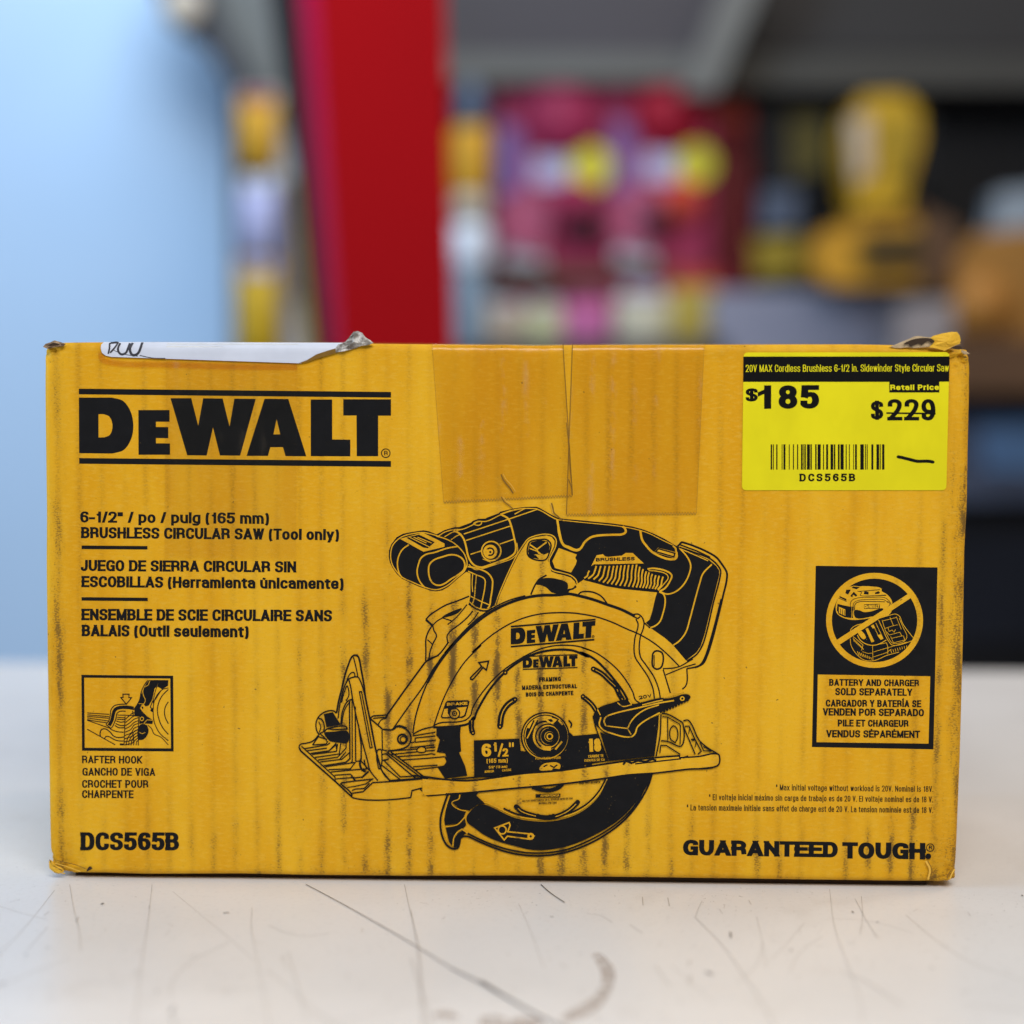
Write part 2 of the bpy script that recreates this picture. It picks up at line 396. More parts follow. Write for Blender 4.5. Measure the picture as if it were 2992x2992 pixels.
# ------------------------------------------------------------------ lettering: a grotesque drawn with a broad pen
# strokes in a unit box (x 0..1 of the letter's width, y 0..1 of the cap height); o = rounded corner; ! = butt ends; @ = closed
GL = {
'A': (1.05, '0,0 .5,1|1,0 .5,1|.2,.24 .8,.24!'), 'B': (.95, '0,0 0,1|0,1 .93,1o .93,.53o 0,.53|0,.53 1,.53o 1,0o 0,0'),
'C': (.95, '!1,.66 1,1o 0,1o 0,0o 1,0o 1,.34'), 'D': (.98, '0,0 0,1|0,1 1,1o 1,0o 0,0'), 'E': (.80, '0,0 0,1|0,1 1,1|0,.52 .92,.52|0,0 1,0'),
'F': (.76, '0,0 0,1|0,1 1,1|0,.50 .9,.50'), 'G': (1.0, '!1,.70 1,1o 0,1o 0,0o 1,0o 1,.46|!1,.46 .5,.46|1,.46 1,0'), 'H': (.98, '0,0 0,1|1,0 1,1|0,.52 1,.52'),
'I': (0, '.5,0 .5,1'), 'J': (.72, '!1,1 1,0o 0,0o 0,.32'), 'K': (.98, '0,0 0,1|0,.34 1,1|.30,.55 1,0'), 'L': (.74, '0,0 0,1|0,0 1,0'),
'M': (1.25, '0,0 0,1|1,0 1,1|0,1 .5,.02|1,1 .5,.02'), 'N': (1.0, '0,0 0,1|1,0 1,1|0,1 1,0'), 'O': (1.0, '@0,0o 1,0o 1,1o 0,1o'), 'P': (.92, '0,0 0,1|0,1 1,1o 1,.42o 0,.42'),
'Q': (1.0, '@0,0o 1,0o 1,1o 0,1o|.6,.3 1,0'), 'R': (.98, '0,0 0,1|0,1 .96,1o .96,.48o 0,.48|!.5,.48 .95,.46o 1,0'), 'S': (.90, '!1,.70 1,1o 0,1o 0,.54o 1,.50o 1,0o 0,0o 0,.30'),
'T': (.84, '.5,0 .5,1|0,1 1,1'), 'U': (.98, '!0,1 0,0o 1,0o 1,1'), 'V': (.98, '0,1 .5,0|1,1 .5,0'), 'W': (1.42, '0,1 .26,0|.5,1 .26,0|.5,1 .74,0|1,1 .74,0'), 'X': (.98, '0,0 1,1|0,1 1,0'),
'Y': (.98, '0,1 .5,.4|1,1 .5,.4|.5,.4 .5,0'), 'Z': (.85, '0,1 1,1|1,1 0,0|0,0 1,0'),
'0': (.88, '@0,0o 1,0o 1,1o 0,1o'), '1': (.50, '.85,0 .85,1|!.85,.84 0,.72'), '2': (.88, '!0,.68 0,1o 1,1o 1,.56o .04,0|0,0 1,0'), '5': (.88, '!1,1 .10,1 .04,.47|!.04,.47 .2,.62 1,.64o 1,0o 0,0o 0,.30'),
'6': (.88, '!.97,.75 .97,1o 0,1o 0,0o 1,0o 1,.60o 0,.60'), '7': (.84, '0,1 1,1|1,1 .35,0'), '8': (.88, '@.04,.53o .96,.53o .96,1o .04,1o|@0,0o 1,0o 1,.53o 0,.53o'), '9': (.88, '!.03,.25 .03,0o 1,0o 1,1o 0,1o 0,.40o 1,.40'),
'a': (.82, '!0,.52 0,.73o 1,.73o 1,0|!1,.44 0,.44o 0,0o 1,0'), 'b': (.84, '0,0 0,1|!0,.73 1,.73o 1,0o 0,0'), 'c': (.80, '!1,.48 1,.73o 0,.73o 0,0o 1,0o 1,.25'), 'd': (.84, '1,0 1,1|!1,.73 0,.73o 0,0o 1,0'),
'e': (.82, '!0,.36 1,.36 1,.73o 0,.73o 0,0o 1,0o 1,.22'), 'f': (.42, '!.4,0 .4,1o 1,1|0,.72 1,.72'), 'g': (.84, '!1,.73 1,-.26o 0,-.26o 0,-.12|!1,.73 0,.73o 0,0o 1,0'), 'h': (.82, '0,0 0,1|!0,.73 1,.73o 1,0'),
'i': (0, '.5,0 .5,.73|!.5,.85 .5,1.11'), 'j': (.16, '!.8,.73 .8,-.26o 0,-.26|!.8,.85 .8,1.11'), 'k': (.82, '0,0 0,1|0,.26 1,.73|.3,.42 1,0'), 'l': (0, '.5,0 .5,1'), 'm': (1.36, '0,0 0,.73|!0,.73 .5,.73o .5,0|!.5,.73 1,.73o 1,0'),
'n': (.82, '0,0 0,.73|!0,.73 1,.73o 1,0'), 'o': (.84, '@0,0o 1,0o 1,.73o 0,.73o'), 'p': (.84, '0,-.26 0,.73|!0,.73 1,.73o 1,0o 0,0'), 'r': (.36, '0,0 0,.73|!0,.42 0,.73o 1,.73'), 's': (.76, '!1,.54 1,.73o 0,.73o 0,.38o 1,.36o 1,0o 0,0o 0,.20'),
't': (.44, '!.42,.98 .42,0o 1,0|0,.72 1,.72'), 'u': (.82, '!0,.73 0,0o 1,0|1,0 1,.73'), 'v': (.80, '0,.73 .5,0|1,.73 .5,0'), 'w': (1.2, '0,.73 .26,0|.5,.73 .26,0|.5,.73 .74,0|1,.73 .74,0'), 'x': (.80, '0,0 1,.73|0,.73 1,0'),
'y': (.80, '0,.73 .5,0|1,.73 .26,-.26'), '-': (.40, '0,.36 1,.36'), '/': (.42, '0,0 1,1'), '(': (.26, '!1,1.06 0,.85o 0,-.05o 1,-.26'), ')': (.26, '!0,1.06 1,.85o 1,-.05o 0,-.26'), '.': (0, '.5,0 .5,.03'),
'"': (.40, '!0,1.05 0,.60|!1,1.05 1,.60'), '*': (.30, '.5,.62 .5,1|0,.92 1,.7|0,.7 1,.92'), '$': (.92, '!1,.72 1,1o 0,1o 0,.54o 1,.50o 1,0o 0,0o 0,.28|!.5,-.12 .5,1.12'), ' ': (.56, ''),
}
ACC = {'É': 'E', 'Í': 'I', 'ú': 'u', 'á': 'a'}
GL = {k: (v[0], v[1]) for k, v in GL.items()}
def rounded(pts, closed, rx, ry):
    n = len(pts); out = []
    for i, (x, y, o) in enumerate(pts):
        if not o or (not closed and i in (0, n - 1)): out.append((x, y)); continue
        a = pts[i - 1]; b = pts[(i + 1) % n]
        def back(q):
            dx, dy = q[0] - x, q[1] - y; L = math.hypot(dx, dy) or 1e-9
            # elliptical corner: rx along x, ry along y, at most half the edge (all of it for a free end)
            r = (abs(dx) * rx + abs(dy) * ry) / (abs(dx) + abs(dy) + 1e-9)
            r = min(r, L * .5); return x + dx / L * r, y + dy / L * r
        p0 = back(a); p1 = back(b); k = .60
        c0 = (p0[0] + (x - p0[0]) * k, p0[1] + (y - p0[1]) * k); c1 = (p1[0] + (x - p1[0]) * k, p1[1] + (y - p1[1]) * k)
        for j in range(7):
            t = j / 6; u = 1 - t
            out.append((u**3*p0[0] + 3*u*u*t*c0[0] + 3*u*t*t*c1[0] + t**3*p1[0], u**3*p0[1] + 3*u*u*t*c0[1] + 3*u*t*t*c1[1] + t**3*p1[1]))
    return out
def clip_y(poly, lo, hi):
    for s, lim in ((1, lo), (-1, -hi)):
        out = []
        for i in range(len(poly)):
            a = poly[i - 1]; b = poly[i]; ia = s * a[1] >= lim - 1e-9; ib = s * b[1] >= lim - 1e-9
            if ia != ib:
                t = (lim / s - a[1]) / (b[1] - a[1]); out.append((a[0] + (b[0] - a[0]) * t, lim / s))
            if ib: out.append(b)
        poly = out
        if len(poly) < 3: return []
    return poly
def lettering(pr, text, x0, y0, x1, y1, cap, stem=.24, hor=.17, gap=.13, mi=0, fr=None, ry=.34):
    """text from (x0,y0) to (x1,y1) along its baseline (pixels, or pixels of frame fr), cap height, pen widths in cap heights"""
    if fr: (x0, y0), (x1, y1) = fr.pts([(x0, y0), (x1, y1)]); cap *= fr.k
    W = math.hypot(x1 - x0, y1 - y0); ux, uy = (x1 - x0) / W, (y1 - y0) / W; vx, vy = uy, -ux
    tx = stem * cap; ty = hor * cap; gp = gap * cap
    ws = [GL[ACC.get(c, c)][0] for c in text]
    fixed = sum(gp for c in text[:-1]) + sum(tx for c in text if c != ' ')
    # letter width = pen + k * unit; k from the fit
    k = max(0.05, (W - fixed) / max(1e-6, sum(ws)))
    x = 0.0; sx = ty / tx
    for ch, u in zip(text, ws):
        b = ACC.get(ch, ch); lw = k * u + (tx if ch != ' ' else 0)
        parts = [q for q in GL[b][1].split('|') if q]
        strokes = []
        for q in parts:
            closed = q[0] == '@'; butt = '!' in q; q = q.replace('@', '').replace('!', '')
            pts = []
            for a in q.split():
                o = a.endswith('o'); a = a.rstrip('o'); px, py = a.split(',')
                pts.append((float(px), float(py), o))
            strokes.append((pts, closed, butt))
        if ch in 'Éú' : strokes.append(([(.40, 1.16 if ch == 'É' else .88, False), (.66, 1.34 if ch == 'É' else 1.06, False)], False, True))
        if ch == 'á': strokes.append(([(.40, .88, False), (.66, 1.06, False)], False, True))
        if ch == 'Í': strokes.append(([(.0, 1.14, False), (1.0, 1.40, False)], False, True))
        for si, (pts, closed, butt) in enumerate(strokes):
            iw = lw - tx
            def place(p):
                px, py, o = p
                X = tx / 2 + px * iw if iw > 1e-6 else tx / 2 + (px - .5) * tx
                Yv = ty / 2 + py * (cap - ty)
                return (X * sx, Yv, o)
            P = [place(p) for p in pts]
            path = rounded(P, closed, .5 * iw * sx + 1e-6 if iw > 0 else 1, ry * cap)
            if not closed and not butt:
                a, bb = path[0], path[1]; L = math.dist(a, bb) or 1
                path[0] = (a[0] + (a[0] - bb[0]) / L * ty * .9, a[1] + (a[1] - bb[1]) / L * ty * .9)
                a, bb = path[-1], path[-2]; L = math.dist(a, bb) or 1
                path[-1] = (a[0] + (a[0] - bb[0]) / L * ty * .9, a[1] + (a[1] - bb[1]) / L * ty * .9)
            if not closed and butt:
                for e, nb, src in ((0, 1, pts[0]), (-1, -2, pts[-1])):
                    a, bb = path[e], path[nb]; L = math.dist(a, bb) or 1
                    vert = abs(a[0] - bb[0]) < .02 * L and src[1] in (0, 1, .73); hori = abs(a[1] - bb[1]) < .02 * L and src[0] in (0, 1)
                    if vert or hori: path[e] = (a[0] + (a[0] - bb[0]) / L * ty / 2, a[1] + (a[1] - bb[1]) / L * ty / 2)
            vs, fs = ribbon(path, ty, closed)
            ys = [p[1] for p in P]; lo = min(ys) - ty / 2; hi = max(ys) + ty / 2
            xs = [p[0] for p in P]; xl = (min(xs) - ty / 2); xh = (max(xs) + ty / 2)
            V2 = []; F2 = []
            for f in fs:
                poly = [vs[i] for i in f]
                if not closed and not butt:
                    poly = clip_y(poly, lo, hi)
                    if poly: poly = [(b2, a2) for a2, b2 in clip_y([(b1, a1) for a1, b1 in poly], xl - ty * .12, xh + ty * .12)]
                if len(poly) < 3: continue
                o = len(V2); V2 += poly; F2.append(tuple(range(o, o + len(poly))))
            pr.raw([(x0 + ux * (x + a / sx) + vx * c2, y0 + uy * (x + a / sx) + vy * c2) for a, c2 in V2], F2, mi, at=4e-6 * (si + 1))
        x += lw + gp
    pr.h += 1.5e-5

# ================================================================== the box
TZ = -0.0030                        # table top
DEPTH = 0.19
def lin(tab, horizontal):
    q = [on_front(*p) for p in tab]
    q = [(a, b) if horizontal else (b, a) for a, b in q]; q.sort()
    def f(t):
        if t <= q[0][0]: return q[0][1]
        for (a, b), (c, d) in zip(q, q[1:]):
            if t <= c: return b + (d - b) * (t - a) / (c - a)
        return q[-1][1]
    return f
z_top = lin([(127,1012),(140,1004),(185,1001),(260,1000),(700,1001),(1000,1003),(1250,1006),(1500,1008),(1560,1010),(1660,1008),(2067,1007),(2500,1006),(2620,1008),(2720,1013),(2838,1022)], True)
z_bot = lin([(146,2538),(160,2549),(200,2554),(300,2553),(420,2557),(700,2556),(900,2560),(1200,2563),(1500,2562),(1900,2567),(2300,2573),(2690,2578),(2760,2581),(2793,2576)], True)
x_left = lin([(127,1012),(128,1200),(132,1500),(131,1650),(134,1900),(139,2200),(143,2480),(147,2535),(160,2552)], False)
x_right = lin([(2832,1012),(2838,1045),(2837,1100),(2832,1300),(2829,1480),(2822,1600),(2817,1900),(2809,2200),(2801,2400),(2795,2570)], False)
RND = 0.0030
def rnd(d): return 0.0 if d >= RND else RND - math.sqrt(max(0.0, RND * RND - (RND - max(d, 0.0)) ** 2))
CR = [(on_front(150, 2545), .011, .0026), (on_front(2812, 1015), .012, .0030), (on_front(2770, 2560), .010, .0016), (on_front(135, 1005), .008, .0020)]
def board_y(x, z):
    d = rnd(x - x_left(z)) + rnd(x_right(z) - x) + rnd(z_top(x) - z) * .9 + rnd(z - z_bot(x)) * .8
    for (cx, cz), s, k in CR:
        r2 = ((x - cx) ** 2 + (z - cz) ** 2) / (s * s)
        if r2 < 6: d += k * math.exp(-r2) * (1 + .5 * math.sin(x * 1400 + z * 700) + .35 * math.sin(z * 2100 - x * 500))
    return d

box = bpy.data.objects.new('cardboard_box', None); C.objects.link(box)
tag(box, 'worn yellow cardboard box with black saw drawing, standing on the white table', 'box')

def carton():
    e = [0, .0009, .0018, .003, .0045, .0065, .009, .012, .016, .021, .027, .034, .045, .06]
    U = [t for t in e] + [.06 + .88 * k / 60 for k in range(1, 60)] + [1 - t for t in e[::-1]]
    e2 = [0, .0015, .003, .005, .0075, .0105, .014, .018, .024, .031, .04, .055, .075]
    V = e2 + [.075 + .85 * k / 34 for k in range(1, 34)] + [1 - t for t in e2[::-1]]
    nu, nv = len(U), len(V); m = MB(); vs = []
    for v in V:
        for u in U:
            xg = -.2 + .4 * u; zb, zt = z_bot(xg), z_top(xg); z = zb + (zt - zb) * v
            x = x_left(z) + (x_right(z) - x_left(z)) * u
            zb, zt = z_bot(x), z_top(x); z = zb + (zt - zb) * v
            vs.append((x, board_y(x, z), z))
    fs = [(j * nu + i, j * nu + i + 1, (j + 1) * nu + i + 1, (j + 1) * nu + i) for j in range(nv - 1) for i in range(nu - 1)]
    ring = [i for i in range(nu)] + [j * nu + nu - 1 for j in range(1, nv)] + [(nv - 1) * nu + i for i in range(nu - 2, -1, -1)] + [j * nu for j in range(nv - 2, 0, -1)]
    n = len(ring); o = len(vs)
    for d in (.012, .05, DEPTH):
        for i in ring: vs.append((vs[i][0], d, vs[i][2]))
    prev = ring
    for q in range(3):
        cur = [o + q * n + k for k in range(n)]
        fs += [(prev[(k + 1) % n], prev[k], cur[k], cur[(k + 1) % n]) for k in range(n)]
        prev = cur
    fs.append(tuple(prev[::-1]))
    m.add(vs, fs)
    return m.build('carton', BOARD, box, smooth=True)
carton()
MB().box((-.190, .006, TZ), (.188, DEPTH - .004, .0012)).build('bottom_flap', DARKRAW, box)  # flap coloured dark to deepen the shadow under the box

def sheet(name, outline, mat, h, parent, wob=0.0):
    """a thin sheet stuck on the front panel that follows its rounded edges; outline in photo pixels: left and right edges as lists top to bottom"""
    L, R = outline; m = MB(); vs = []; n = len(L); k = 24
    for (a, b) in zip(L, R):
        for i in range(k + 1):
            t = i / k; x, z = on_front(a[0] + (b[0] - a[0]) * t, a[1] + (b[1] - a[1]) * t)
            vs.append((x, board_y(x, z) - h - (wob * math.sin(i * 2.1 + z * 300) if 0 < i < k else 0), z))
    fs = [(j * (k + 1) + i, (j + 1) * (k + 1) + i, (j + 1) * (k + 1) + i + 1, j * (k + 1) + i + 1) for j in range(n - 1) for i in range(k)]
    m.add(vs, fs); return m.build(name, mat, parent, smooth=True)
def rows(a, b, n, dense=True):
    return [(a[0] + (b[0] - a[0]) * t, a[1] + (b[1] - a[1]) * t) for t in ([0, .006, .012, .018, .026, .04, .07] + [.07 + .93 * i / n for i in range(1, n + 1)])]

# frames of the enlarged views the drawing was taken from (origin and scale in photo pixels)
FA = Frame(1100, 1450, 600/1932); FB = Frame(1600, 1450, 600/1932); FC = Frame(850, 1850, 600/1932)
FD = Frame(1250, 1750, 500/1932); FE = Frame(1700, 1750, 500/1756); FF = Frame(1250, 2100, 750/1932)
FG = Frame(200, 1950, 350/1690); FH = Frame(2360, 1640, 400/1932)
F1 = Frame(100, 950, 1100/1932); F2 = Frame(200, 1450, 850/1932); F3 = Frame(1100, 950, 1100/1932); F4 = Frame(2100, 950, 800/1932)
F5 = Frame(2300, 1600, 550/1635); F6 = Frame(100, 1900, 800/1932); F7 = Frame(1950, 2200, 950/1932)

# ---------------------------------------------------------------- brand logo, drawn once in its own box (0..1602 wide, 0..402 high), skew taken out
LOGO = [
 [[(0,46),(170,44),(226,62),(264,112),(279,180),(266,258),(228,312),(170,332),(0,332)], [(100,130),(140,132),(168,152),(173,192),(165,226),(140,247),(100,250)]],
 [[(305,107),(465,105),(465,165),(395,166),(395,193),(458,193),(458,250),(395,250),(395,277),(467,277),(467,335),(305,337)]],
 [[(470,44),(577,43),(612,184),(638,43),(738,43),(773,186),(798,43),(908,43),(827,336),(723,336),(688,192),(655,337),(555,337)]],
 [[(953,42),(1075,42),(1167,336),(1060,336),(1047,290),(982,291),(970,336),(860,337)], [(1015,146),(1033,224),(998,225)]],
 [[(1190,43),(1300,42),(1300,248),(1393,248),(1393,334),(1190,335)]],
 [[(1357,40),(1602,38),(1602,122),(1536,123),(1536,332),(1426,333),(1425,123),(1357,124)]],
]
def logo(pr, quad, bars=True, mi=0, reg=True, y0=-2, y1=402, letters=True):
    (ax, ay), (bx, by), (cx, cy), (dx, dy) = quad          # TL TR BR BL of the whole mark
    def mp(p):
        u = p[0] / 1602; v = (p[1] - y0) / (y1 - y0)
        return (ax*(1-u)*(1-v) + bx*u*(1-v) + cx*u*v + dx*(1-u)*v, ay*(1-u)*(1-v) + by*u*(1-v) + cy*u*v + dy*(1-u)*v)
    if letters:
        for k, g in enumerate(LOGO):
            q = [[mp(p) for p in h] for h in g]
            if k == 0:
                o = [mp(p) for p in [(0,46),(170,44)]] + smooth_path([mp(p) for p in [(170,44),(226,60),(264,112),(279,185),(266,260),(228,314),(170,332)]], n=4) + [mp((0,332))]
                i = [mp((100,130))] + smooth_path([mp(p) for p in [(128,130),(156,142),(172,190),(158,236),(130,249)]], n=4) + [mp((100,250))]
                q = [o, i]
            pr.fill(q[0], mi, q[1:])
    if bars:
        pr.fill([mp(p) for p in [(0,0),(1602,0),(1602,29),(0,29)]], mi); pr.fill([mp(p) for p in [(0,357),(1602,356),(1602,386),(0,386)]], mi)
    if reg:
        s = math.dist(mp((0,0)), mp((1602,0))) / 1602
        c = mp((1575, 316)); pr.ring(c, 22 * s, 5 * s, mi)
        lettering(pr, 'R', c[0] - 8*s, c[1] + 11*s, c[0] + 10*s, c[1] + 11*s, 23*s, .2, .17, mi=mi)
p = Print()
logo(p, F1.pts([(229,326),(1831,343),(1831,743),(231,727)]), y0=0)
p.build('brand_logo', INK, box)

# ---------------------------------------------------------------- lettering of the left half
p = Print()
for s, a, b, c, d, cap in (('6-1/2" / po / pulg (165 mm)', 78, 174, 1332, 184, 74), ('BRUSHLESS CIRCULAR SAW (Tool only)', 85, 278, 1797, 292, 74),
                           ('JUEGO DE SIERRA CIRCULAR SIN', 82, 496, 1512, 506, 74), ('ESCOBILLAS (Herramienta únicamente)', 88, 603, 1827, 617, 74),
                           ('ENSEMBLE DE SCIE CIRCULAIRE SANS', 88, 823, 1750, 831, 76), ('BALAIS (Outil seulement)', 90, 929, 1197, 937, 76)):
    lettering(p, s, a, b, c, d, cap, .25, .185, .065, fr=F2)
p.art(F2, 'F: 88,327 525,331 525,353 88,350\nF: 88,670 527,674 527,696 88,692')
p.build('product_description', INK, box)
p = Print()
for s, a, b, c, d, cap in (('RAFTER HOOK', 338, 797, 762, 800, 54), ('GANCHO DE VIGA', 340, 884, 853, 886, 55), ('CROCHET POUR', 338, 970, 805, 971, 55), ('CHARPENTE', 338, 1042, 700, 1043, 55)):
    lettering(p, s, a, b, c, d, cap, .205, .165, .095, fr=F6)
p.build('hook_caption', INK, box)
p = Print(); lettering(p, 'DCS565B', 328, 1411, 1022, 1412, 127, .27, .185, .055, fr=F6); p.build('model_number', INK, box)
p = Print()
for s, a, b, c, d in (('* Max initial voltage without workload is 20V. Nominal is 18V.', 645, 222, 1580, 232),
                      ('* El voltaje inicial máximo sin carga de trabajo es de 20 V. El voltaje nominal es de 18 V.', 247, 280, 1578, 294),
                      ('* La tension maximale initiale sans effet de charge est de 20 V. La tension nominale est de 18 V.', 115, 341, 1578, 357)):
    lettering(p, s, a, b, c, d, 35, .135, .11, .10, fr=F7)
p.build('voltage_note', INK, box)
p = Print()
lettering(p, 'GUARANTEED', 92, 607, 1012, 621, 92, .33, .23, .06, fr=F7, ry=.46); lettering(p, 'TOUGH', 1042, 627, 1532, 632, 97, .33, .23, .06, fr=F7, ry=.46)
p.circle(F7.pts([(1550, 614)])[0], 17 * F7.k); c = F7.pts([(1562, 562)])[0]; p.ring(c, 22 * F7.k, 5 * F7.k)
lettering(p, 'R', c[0] - 4.2, c[1] + 6, c[0] + 5, c[1] + 6, 12, .2, .17)
p.build('slogan', INK, box)

# ---------------------------------------------------------------- drawing of the saw (0 = ink, y = bare board)
p = Print(); p.gain = (1.55, 1.12)
def off(pts, d):
    vs, fs = ribbon(pts, 2 * abs(d)); n = len(vs) // 2
    return vs[:n] if d > 0 else vs[n:]
body = FA.pts(parse('115,570 118,510 140,450 190,385 250,352 340,335 440,320 490,328 565,358 590,345 640,318 700,300 740,290 775,290 890,248 905,232 960,212 1025,210 1040,200 1150,160 1165,145 1290,115 1400,100 1505,98 1535,110 1640,170 1700,200 1760,212'))
body += FB.pts(parse('300,225 450,240 600,255 700,268 800,285 900,312 1000,352 1100,400 1180,450 1222,472 1240,480 1290,500 1400,545 1520,600 1590,660 1615,700 1615,740 1580,880 1530,1080 1480,1290 1440,1410 1400,1470 1302,1545 1180,1400 1100,1330 970,1240 918,1195 960,1160 985,1080 1012,960 1033,895 900,880 700,862 560,838 470,812 345,780 300,810 268,830 255,800 220,765 150,742 85,728 35,708'))
body += FA.pts(parse('1612,600 1640,540 1672,470 1676,420 1650,382 1600,368 1480,388 1430,410 1400,450 1330,560 1270,680 1220,790 1160,930 1132,1018 1080,1045 1050,1060 985,1055 890,1030 868,1012 884,940 884,725 850,712 840,715 770,770 680,850 620,885 560,895 500,885 400,850 320,815 240,775 190,730 150,670 125,620'))
p.fill(body)
p.art(FA, '''
Sy9: 590,378 500,352 440,341 340,352 255,374 195,412 150,467 136,520 134,580 152,650 192,710 247,765 332,805 412,840 502,870 560,879 610,868 670,838 760,763 828,703 850,650
Sy9: 565,375 640,397 720,435 780,485 830,550 852,620 850,670
Sy11: 305,455 245,500 207,570 197,640 212,720 240,765
Sy12: 770,470 660,490 540,530 470,545 420,580 395,640 382,710 397,780 432,835 460,862
Sy13c: 490,690 500,640 540,600 620,570 700,550 760,558 810,590 832,640 822,690 780,730 700,780 640,822 590,838 540,825 505,780
Fy: 222,400 435,342 560,402 640,445 640,475 442,522
F: 280,390 400,360 548,432 482,490 440,482
Ly7: 385,385 520,440
Ly7: 350,385 470,440
Ly7: 310,385 500,478
Sy15: 725,322 780,350 820,400 842,470 862,560 892,620 932,655 990,668 1060,648 1160,612 1255,572 1302,530 1312,480 1295,390 1268,280 1238,210 1172,172
Sy7: 868,640 930,690 1000,680 1080,655 1200,615 1275,585 1325,535 1322,440
Ly8: 640,382 700,345 790,312
Sy8: 700,410 760,370 800,355
Ly9: 822,355 1250,213
Ly9: 1250,213 1510,124
Ly9: 842,416 1258,280
Ly9: 885,546 985,514
Ly9: 1160,450 1290,405
Sy8: 580,378 640,338 740,312 800,312 900,272 960,238 1032,236 1160,178 1200,160 1300,130 1400,115 1505,116
Sy9: 1165,168 1280,130 1400,113
Ly9: 1300,168 1390,118
Sy9: 1505,118 1560,142 1640,190 1700,218 1770,228
Syc9: 915,258 950,237 990,240 980,266 940,272
''')
c = FA.pts([(1080, 515)])[0]
p.circle(c, 97*FA.k, 1); p.circle(c, 84*FA.k, 0); p.circle((c[0]-3, c[1]+2), 66*FA.k, 1); p.ring((c[0]-3, c[1]+2), 34*FA.k, 10*FA.k, 0); p.circle((c[0]-3, c[1]+3), 11*FA.k, 0)
p.art(FA, '''
Ly20: 1040,500 1045,555
Ly6: 1000,590 1075,620
Sy18: 1700,215 1710,280 1716,340 1760,460 1800,482 1880,510 1915,500
Sy9: 1118,1022 1150,930 1208,790 1258,680 1318,560 1390,445 1425,402 1480,376 1590,356 1660,372 1690,410 1686,470 1650,545 1624,602 1650,690 1740,718 1830,745 1880,790 1890,830
Fy: 1715,487 1885,548 1870,580 1885,605 1875,640 1830,718 1680,675 1655,610
Sc9: 1445,428 1540,408 1600,408 1640,448 1630,520 1590,597 1445,577 1420,540 1425,470
F: 1460,430 1540,412 1610,425 1632,470 1622,530 1560,555 1500,545 1440,560 1425,520 1440,455
Ly12: 1445,455 1510,500 1600,432
Ly9: 1440,490 1520,520 1560,555
Sy9: 1510,500 1530,540 1570,550
F: 1425,540 1500,555 1530,590 1445,577
G: 1498,828 1530,785 1590,768 1700,778 1798,820 1784,905 1650,905 1600,860 1545,836
S10: 1452,925 1490,840 1530,782 1600,742
Sy10: 1500,838 1560,850 1610,880 1640,908
S9: 1785,912 1802,880 1850,870 1875,840
''')
p.art(FB, '''
Sy18: 90,215 110,330 150,455 200,477 275,505 310,490 350,430 410,385 470,370 600,362 712,354 735,335 726,300 705,283
Sy7: 160,228 300,243 500,262 690,284 860,318 960,352 1060,402 1180,460
Fy: 410,657 462,555 520,545 540,565 570,570 700,558 735,533 800,533 905,632 435,640
S18: 868,318 868,318
Sy18: 872,322 890,410 920,455 1000,535 1190,592 1212,575 1212,525
Ly14: 1212,540 1205,490 1180,465
Fy: 1000,525 1040,485 1215,528 1205,585
Lc9: 1016,520 1044,494 1198,536 1188,570
Sy14: 940,684 1000,678 1140,715 1168,745 1150,800 1100,868 1055,892
Sy8: 950,700 1010,702 1120,735 1135,765 1090,830 1040,885
Sy12: 1240,486 1320,580 1346,650 1332,730 1280,830 1200,900 1120,920 1060,897
Sy12: 1050,897 1090,922 1106,965 1080,1120 1052,1185 1010,1220 968,1236
Ly8: 965,1238 925,1198
Sy12: 1545,640 1460,730 1430,820 1380,1000 1340,1150 1300,1280 1240,1360 1182,1402
Ly8: 1240,492 1300,515 1400,558 1510,608
S12: 1222,472 1240,455 1260,434 1300,442 1400,477 1500,522 1590,577 1640,640 1685,715 1688,760 1650,940 1600,1150 1540,1380 1500,1500 1465,1570 1420,1598 1385,1610
L9: 1250,458 1400,513 1530,575
S10: 1240,480 1400,535 1530,588 1600,650 1628,700 1622,760 1560,1000 1490,1300 1455,1405 1400,1490 1310,1550
L12: 345,780 470,812 560,838 700,862 900,882 1035,895
S9: 190,905 200,885 235,870 270,850
''')
tops = [(392,700),(458,655),(500,655),(543,655),(583,655),(622,655),(656,652),(692,650),(728,648),(764,646),(802,644),(838,642),(868,662),(898,685),(928,706),(955,716),(985,730),(1018,742),(1050,748),(1086,756)]
bots = [(345,770),(382,775),(432,782),(482,798),(522,812),(560,820),(600,828),(640,835),(680,842),(722,846),(762,850),(800,855),(835,858),(868,860),(895,863),(925,865),(955,868),(985,870),(1010,874),(1035,878)]
for (a, b), (c, d) in zip(tops, bots):
    p.stroke(smooth_path(FB.pts([(a, b), (a - 12, b + (d-b)*.35), (a*.62 + c*.38, b + (d-b)*.68), (c, d)])), 13*FB.k, 1)
lettering(p, 'BRUSHLESS', 455, 614, 820, 603, 33, .30, .25, .14, fr=FB)
